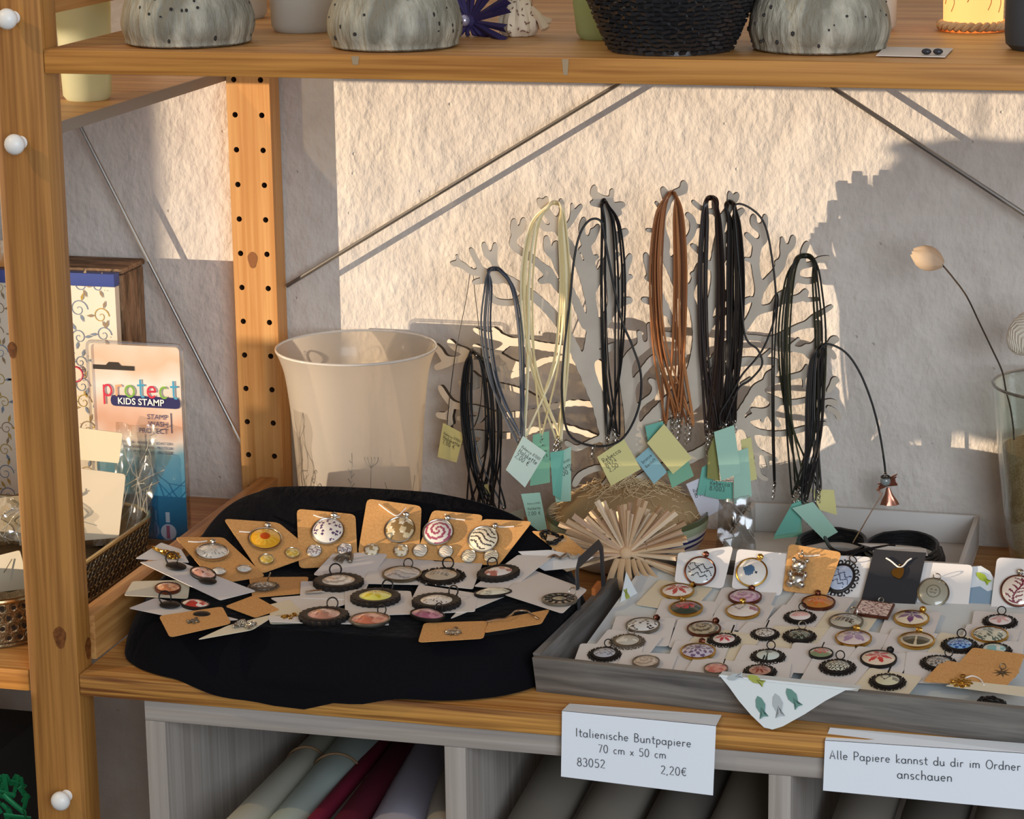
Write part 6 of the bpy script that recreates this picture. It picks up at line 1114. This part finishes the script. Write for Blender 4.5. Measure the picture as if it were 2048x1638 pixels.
# dark lower left corner
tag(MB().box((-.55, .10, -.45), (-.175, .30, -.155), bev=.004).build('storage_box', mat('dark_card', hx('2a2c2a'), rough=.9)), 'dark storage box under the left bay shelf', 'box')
mb = MB(); rnd = random.Random(4)
for i in range(16):
    a = at(rnd.uniform(0, 50), rnd.uniform(1560, 1638), Y=.05); mb.tube(cat_rom([a, a+Vector((rnd.uniform(-.01, .01), -.006, rnd.uniform(.0, .012))), a+Vector((rnd.uniform(-.012, .012), 0, rnd.uniform(-.014, .004)))], 4), .0022, 5, flat=(0, 1, 0))
tag(mb.build('green_ribbon', mat('green_foil_ribbon', hx('1d7a4a'), rough=.3, metal=.3)), 'crumpled green foil ribbon at the lower left edge', 'ribbon')
# ------------------------------------------------ folded book-page star between velvet and tray
c = at(1252, 1106, Z=.048)
t, c, N = fan_star('paper_star', 'cream folded book-page star between the velvet and the striped bowl', c, 60, .052, .0048, ['c9ab88', 'd8bf9e', 'b08e6c', 'e2cdb0', 'c4a58a'], ['x', 'print', 'x', 'x', 'print', 'x'], (.05, -1, .62), -24, 204, seed=6, vary=.45)
mb = MB()
for k in range(6):
    a = c+Vector((.004*k-.006, -.004, -.004)); mb.tube(cat_rom([a, a+Vector((.004*k-.004, -.010, -.014)), a+Vector((.007*k-.004, -.014, -.024+.002*k))], 4), .0028, 5, flat=(0, 1, .3))
mb.build('strip_tail', pl('b99a76', rough=.8), t)
# ------------------------------------------------ white box with cables
x0, x1, y0, y1, h = .440, .6435, .338, .488, .0295; PW = mat('white_painted_box', hx('d2cec8'), rough=.55); wbx = thing('white_tray_box', 'white shallow box holding black cables behind the card tray', 'box', ((x0+x1)/2, (y0+y1)/2, .0003)); tkk = .0042
MB().box((x0, y0, .0003), (x1, y1, .003)).build('base', PW, wbx)
for a, b in (((x0, y0, .0031), (x1, y0+tkk, h)), ((x0, y1-tkk, .0031), (x1, y1, h))): MB().box(a, b, bev=.0006).build('long_side', PW, wbx)
for a, b in (((x0, y0+tkk, .0031), (x0+tkk, y1-tkk, h)), ((x1-tkk, y0+tkk, .0031), (x1, y1-tkk, h))): MB().box(a, b, bev=.0006).build('short_side', PW, wbx)
CB = mat('black_cable', hx('16171a'), rough=.4); rnd = random.Random(2)
for k, (cx, cy_, ax_, ay, lab) in enumerate(((.585, .405, .036, .052, 'black cable coil at the right in the white box'), (.525, .405, .034, .048, 'black cable coil in the middle of the white box'))):
    mb = MB(); pts = []
    for i in range(150): q = 2*math.pi*i/25; pts.append(Vector((cx+ax_*(1-.03*(i//25))*math.cos(q), cy_+ay*(1-.04*(i//25))*math.sin(q), .006+.0032*(i//25)+(.012*max(0, math.sin(q)) if i < 28 else 0)+rnd.uniform(-.0006, .0006))))
    tag(mb.tube(pts, .0017, 6).build('cable_coil', CB), lab, 'cable', 'black cables in the white box')
a = at(1640, 1072, Y=.36); tag(MB().tube(cat_rom([at(1650, 1075, Y=.39), at(1662, 1096, Y=.35), at(1690, 1106, Y=.345), at(1740, 1098, Y=.35), at(1790, 1090, Y=.36)], 6), .0016, 6).build('loose_cable', CB), 'loose black cable end looping at the left of the white box', 'cable')
q = [at(*p, Y=yy) for p, yy in (((1716, 1087), .352), ((1760, 1100), .350), ((1856, 1112), .346), ((1852, 1098), .36), ((1770, 1088), .37))]
tag(MB().slab(q, (0, -.3, 1), .0004).build('paper_scrap', pl('dcd6cc', rough=.8), smooth=0), 'white paper scrap lying on the cables', 'paper')
crumple('cellophane_bag', 'small clear bag with a silver leaf between bowl and white box', [(1438, 1000), (1500, 990), (1512, 1098), (1432, 1098)], .33, clear('milky_cellophane', (.80, .80, .80), .10, .15), 12, n=10, amp=.003)
tag(MB().ball(at(1466, 1042, Y=.322), .0045, 12, sc=(.45, .3, 1.2)).build('silver_leaf', MET), 'tiny silver leaf charm in the small clear bag', 'charm')
# ------------------------------------------------ glass vase with sand and dried stems at the right edge
vc = at(2135, 770, Y=.425); vz = vc.z; vr = vc.x-at(1983, 770, Y=.425).x; c = Vector((vc.x, .425, .0004)); gv = thing('glass_vase', 'clear glass vase filled with sand at the right edge', 'vase', c)
prof = [(vr*.60, 0), (vr*.66, .006), (vr*.76, vz*.25), (vr*.86, vz*.55), (vr*.94, vz*.82), (vr, vz)]
MB().lathe([(0, 0)]+prof+[(r-.0028, z) for r, z in prof[::-1]][:-1]+[(0, .006)], c, 64).build('glass_body', clear('vase_glass', (.93, .95, .93), .06, .02), gv)
MB().ring(c+Vector((0, 0, vz)), vr-.0012, .0014, (EX, Vector((0, 1, 0))), 64).build('rim', mat('vase_rim', hx('6a6258'), rough=.1, coat=1), gv)
sl = at(2005, 890, Y=.425).z; mb = MB(); rr = lambda z: float(np.interp(z, [p[1] for p in prof], [p[0] for p in prof]))-.0042
mb.lathe([(0, .0075), (rr(.008), .0075)]+[(rr(sl*k/6), max(.008, sl*k/6)) for k in range(1, 7)]+[(0, sl+.002)], c, 48); tag(mb.build('vase_sand', mat('coarse_sand', hx('c9ae7c'), rough=.95, noise=(900, hx('9a7f54')), bump=(1200, .8, .001))), 'coarse sand filling the glass vase', 'sand', kind='stuff')
fl = thing('dried_flower', 'dried papery seed head on a thin bent stem in the glass vase', 'flower', at(2027, 876, Y=.412)); yst = .412
MB().tube(cat_rom([at(*p, Y=yst) for p in ((1884, 529), (1908, 558), (1934, 594), (1960, 648), (1982, 694), (2004, 742), (2012, 782), (2020, 812), (2026, 850), (2028, 880))], 5), .0007, 6).build('stem', pl('3a2c20', rough=.8), fl)
b = at(1884, 528, Y=yst); tip = at(1826, 505, Y=yst); d = (tip-b); L = d.length; d.normalize(); s1 = Vector((0, -1, 0)); s2 = d.cross(s1).normalized()
s1 = s2.cross(d)
for k in range(6):
    a = 2*math.pi*k/6+.3; mb = MB(); v = []; nn = 8
    for j in range(nn+1):
        t_ = j/nn
        for i in range(7):
            w_ = (i-3)/3*(math.pi/5.2); rad = L*.40*math.sin(math.pi*min(t_*.86+.04, 1))**.7*(1 if t_ < .8 else 1-(t_-.8)*1.4); v.append(b+d*L*(t_*1.05-.02*(abs(i-3)))+(s1*math.cos(a+w_)+s2*math.sin(a+w_))*rad)
    mb.add(v, [(j*7+i, j*7+i+1, (j+1)*7+i+1, (j+1)*7+i) for j in range(nn) for i in range(6)]); mb.build('petal', translucent('papery_petal', hx('dcc8ae'), .45, .7, 0), fl)
cn = thing('knitted_cocoon', 'white ribbed papery cocoon at the right edge above the vase', 'ornament', at(2062, 700, Y=.40)); cc = at(2060, 664, Y=.40); s_ = mpp(cc); ax = (Vector((.75, 0, -.6)).normalized(), Vector((0, 1, 0)), Vector((.6, 0, .75)).normalized())
mb = MB().ball(cc, 52*s_, 24, sc=(.72, .6, 1.0), ax=ax)
for k in range(26):
    a = 2*math.pi*k/26; mb.tube([cc+ax[0]*52*s_*.735*math.cos(a+.5*math.sin(j*.9))*math.sin(math.pi*j/12)+ax[1]*52*s_*.62*math.sin(a+.5*math.sin(j*.9))*math.sin(math.pi*j/12)-ax[2]*52*s_*1.0*math.cos(math.pi*j/12) for j in range(1, 12)], .0011, 5)
mb.build('cocoon_body', pl('ddd3c0', rough=.85), cn); MB().tube([cc-Vector((-.004, 0, .015)), Vector((cc.x+.012, .412, sl))], .0008, 5).build('stick', pl('6a5640'), cn)
# ------------------------------------------------ unseen leaf bunch added off to the left to cast the wall shadow
WYh = -.9; sh = KS*(WALL-WYh)
lb = thing('shadow_leaf_bunch', 'unseen dried leaf bunch added to cast the jagged wall shadow', 'dried leaves', (at(1900, 600, Y=WALL).x-sh, WYh, .08)); rnd = random.Random(8); k_ = 0
def leafpoly(px, py, L, wd, ang, nm='leaf'):
    p = at(px, py, Y=WALL); q = Vector((p.x-sh, WYh+rnd.uniform(-.04, .04), p.z)); q.x += KS*(q.y-WYh); d = Vector((math.cos(ang), 0, math.sin(ang))); s = Vector((-d.z, rnd.uniform(-.4, .4), d.x))
    prof = [(0, .12), (.15, .75), (.35, 1), (.6, .9), (.8, .6), (.95, .18)]; P = [q+d*L*(a-.5)+s*wd*b for a, b in prof]+[q+d*L*.5]+[q+d*L*(a-.5)-s*wd*b for a, b in prof[::-1]]
    MB().slab(P, d.cross(s).normalized(), .0006).build(nm, pl('8a7450', rough=.8), lb, smooth=0)
for row in range(17):
    y = 300+row*34; left = [1800, 1800, 1765, 1745, 1715, 1690, 1705, 1730, 1770, 1800, 1830, 1850, 1740, 1720, 1745, 1765, 1760][row]; x = left+38
    while x < 2075 and k_ < 96:
        if not (row > 9 and rnd.random() < .22): leafpoly(x, y+rnd.uniform(-8, 8), .05+rnd.uniform(0, .012), .0125, math.pi+rnd.uniform(-.18, .18)); k_ += 1
        x += rnd.uniform(46, 62)
q = [at(*p, Y=WALL) for p in ((1762, 470), (1758, 400), (1775, 345), (1812, 302), (1870, 275), (1940, 268), (2040, 275))]; MB().tube(cat_rom([Vector((p.x-sh, WYh, p.z)) for p in q], 6), .0032, 6).build('bent_twig', pl('5a4630', rough=.9), lb)
q = at(1960, 262, Y=WALL); MB().tube([Vector((q.x-sh, WYh, q.z)), Vector((q.x-sh, WYh, 1.4))], .0012, 5).build('hanging_string', pl('8a7a60'), lb)
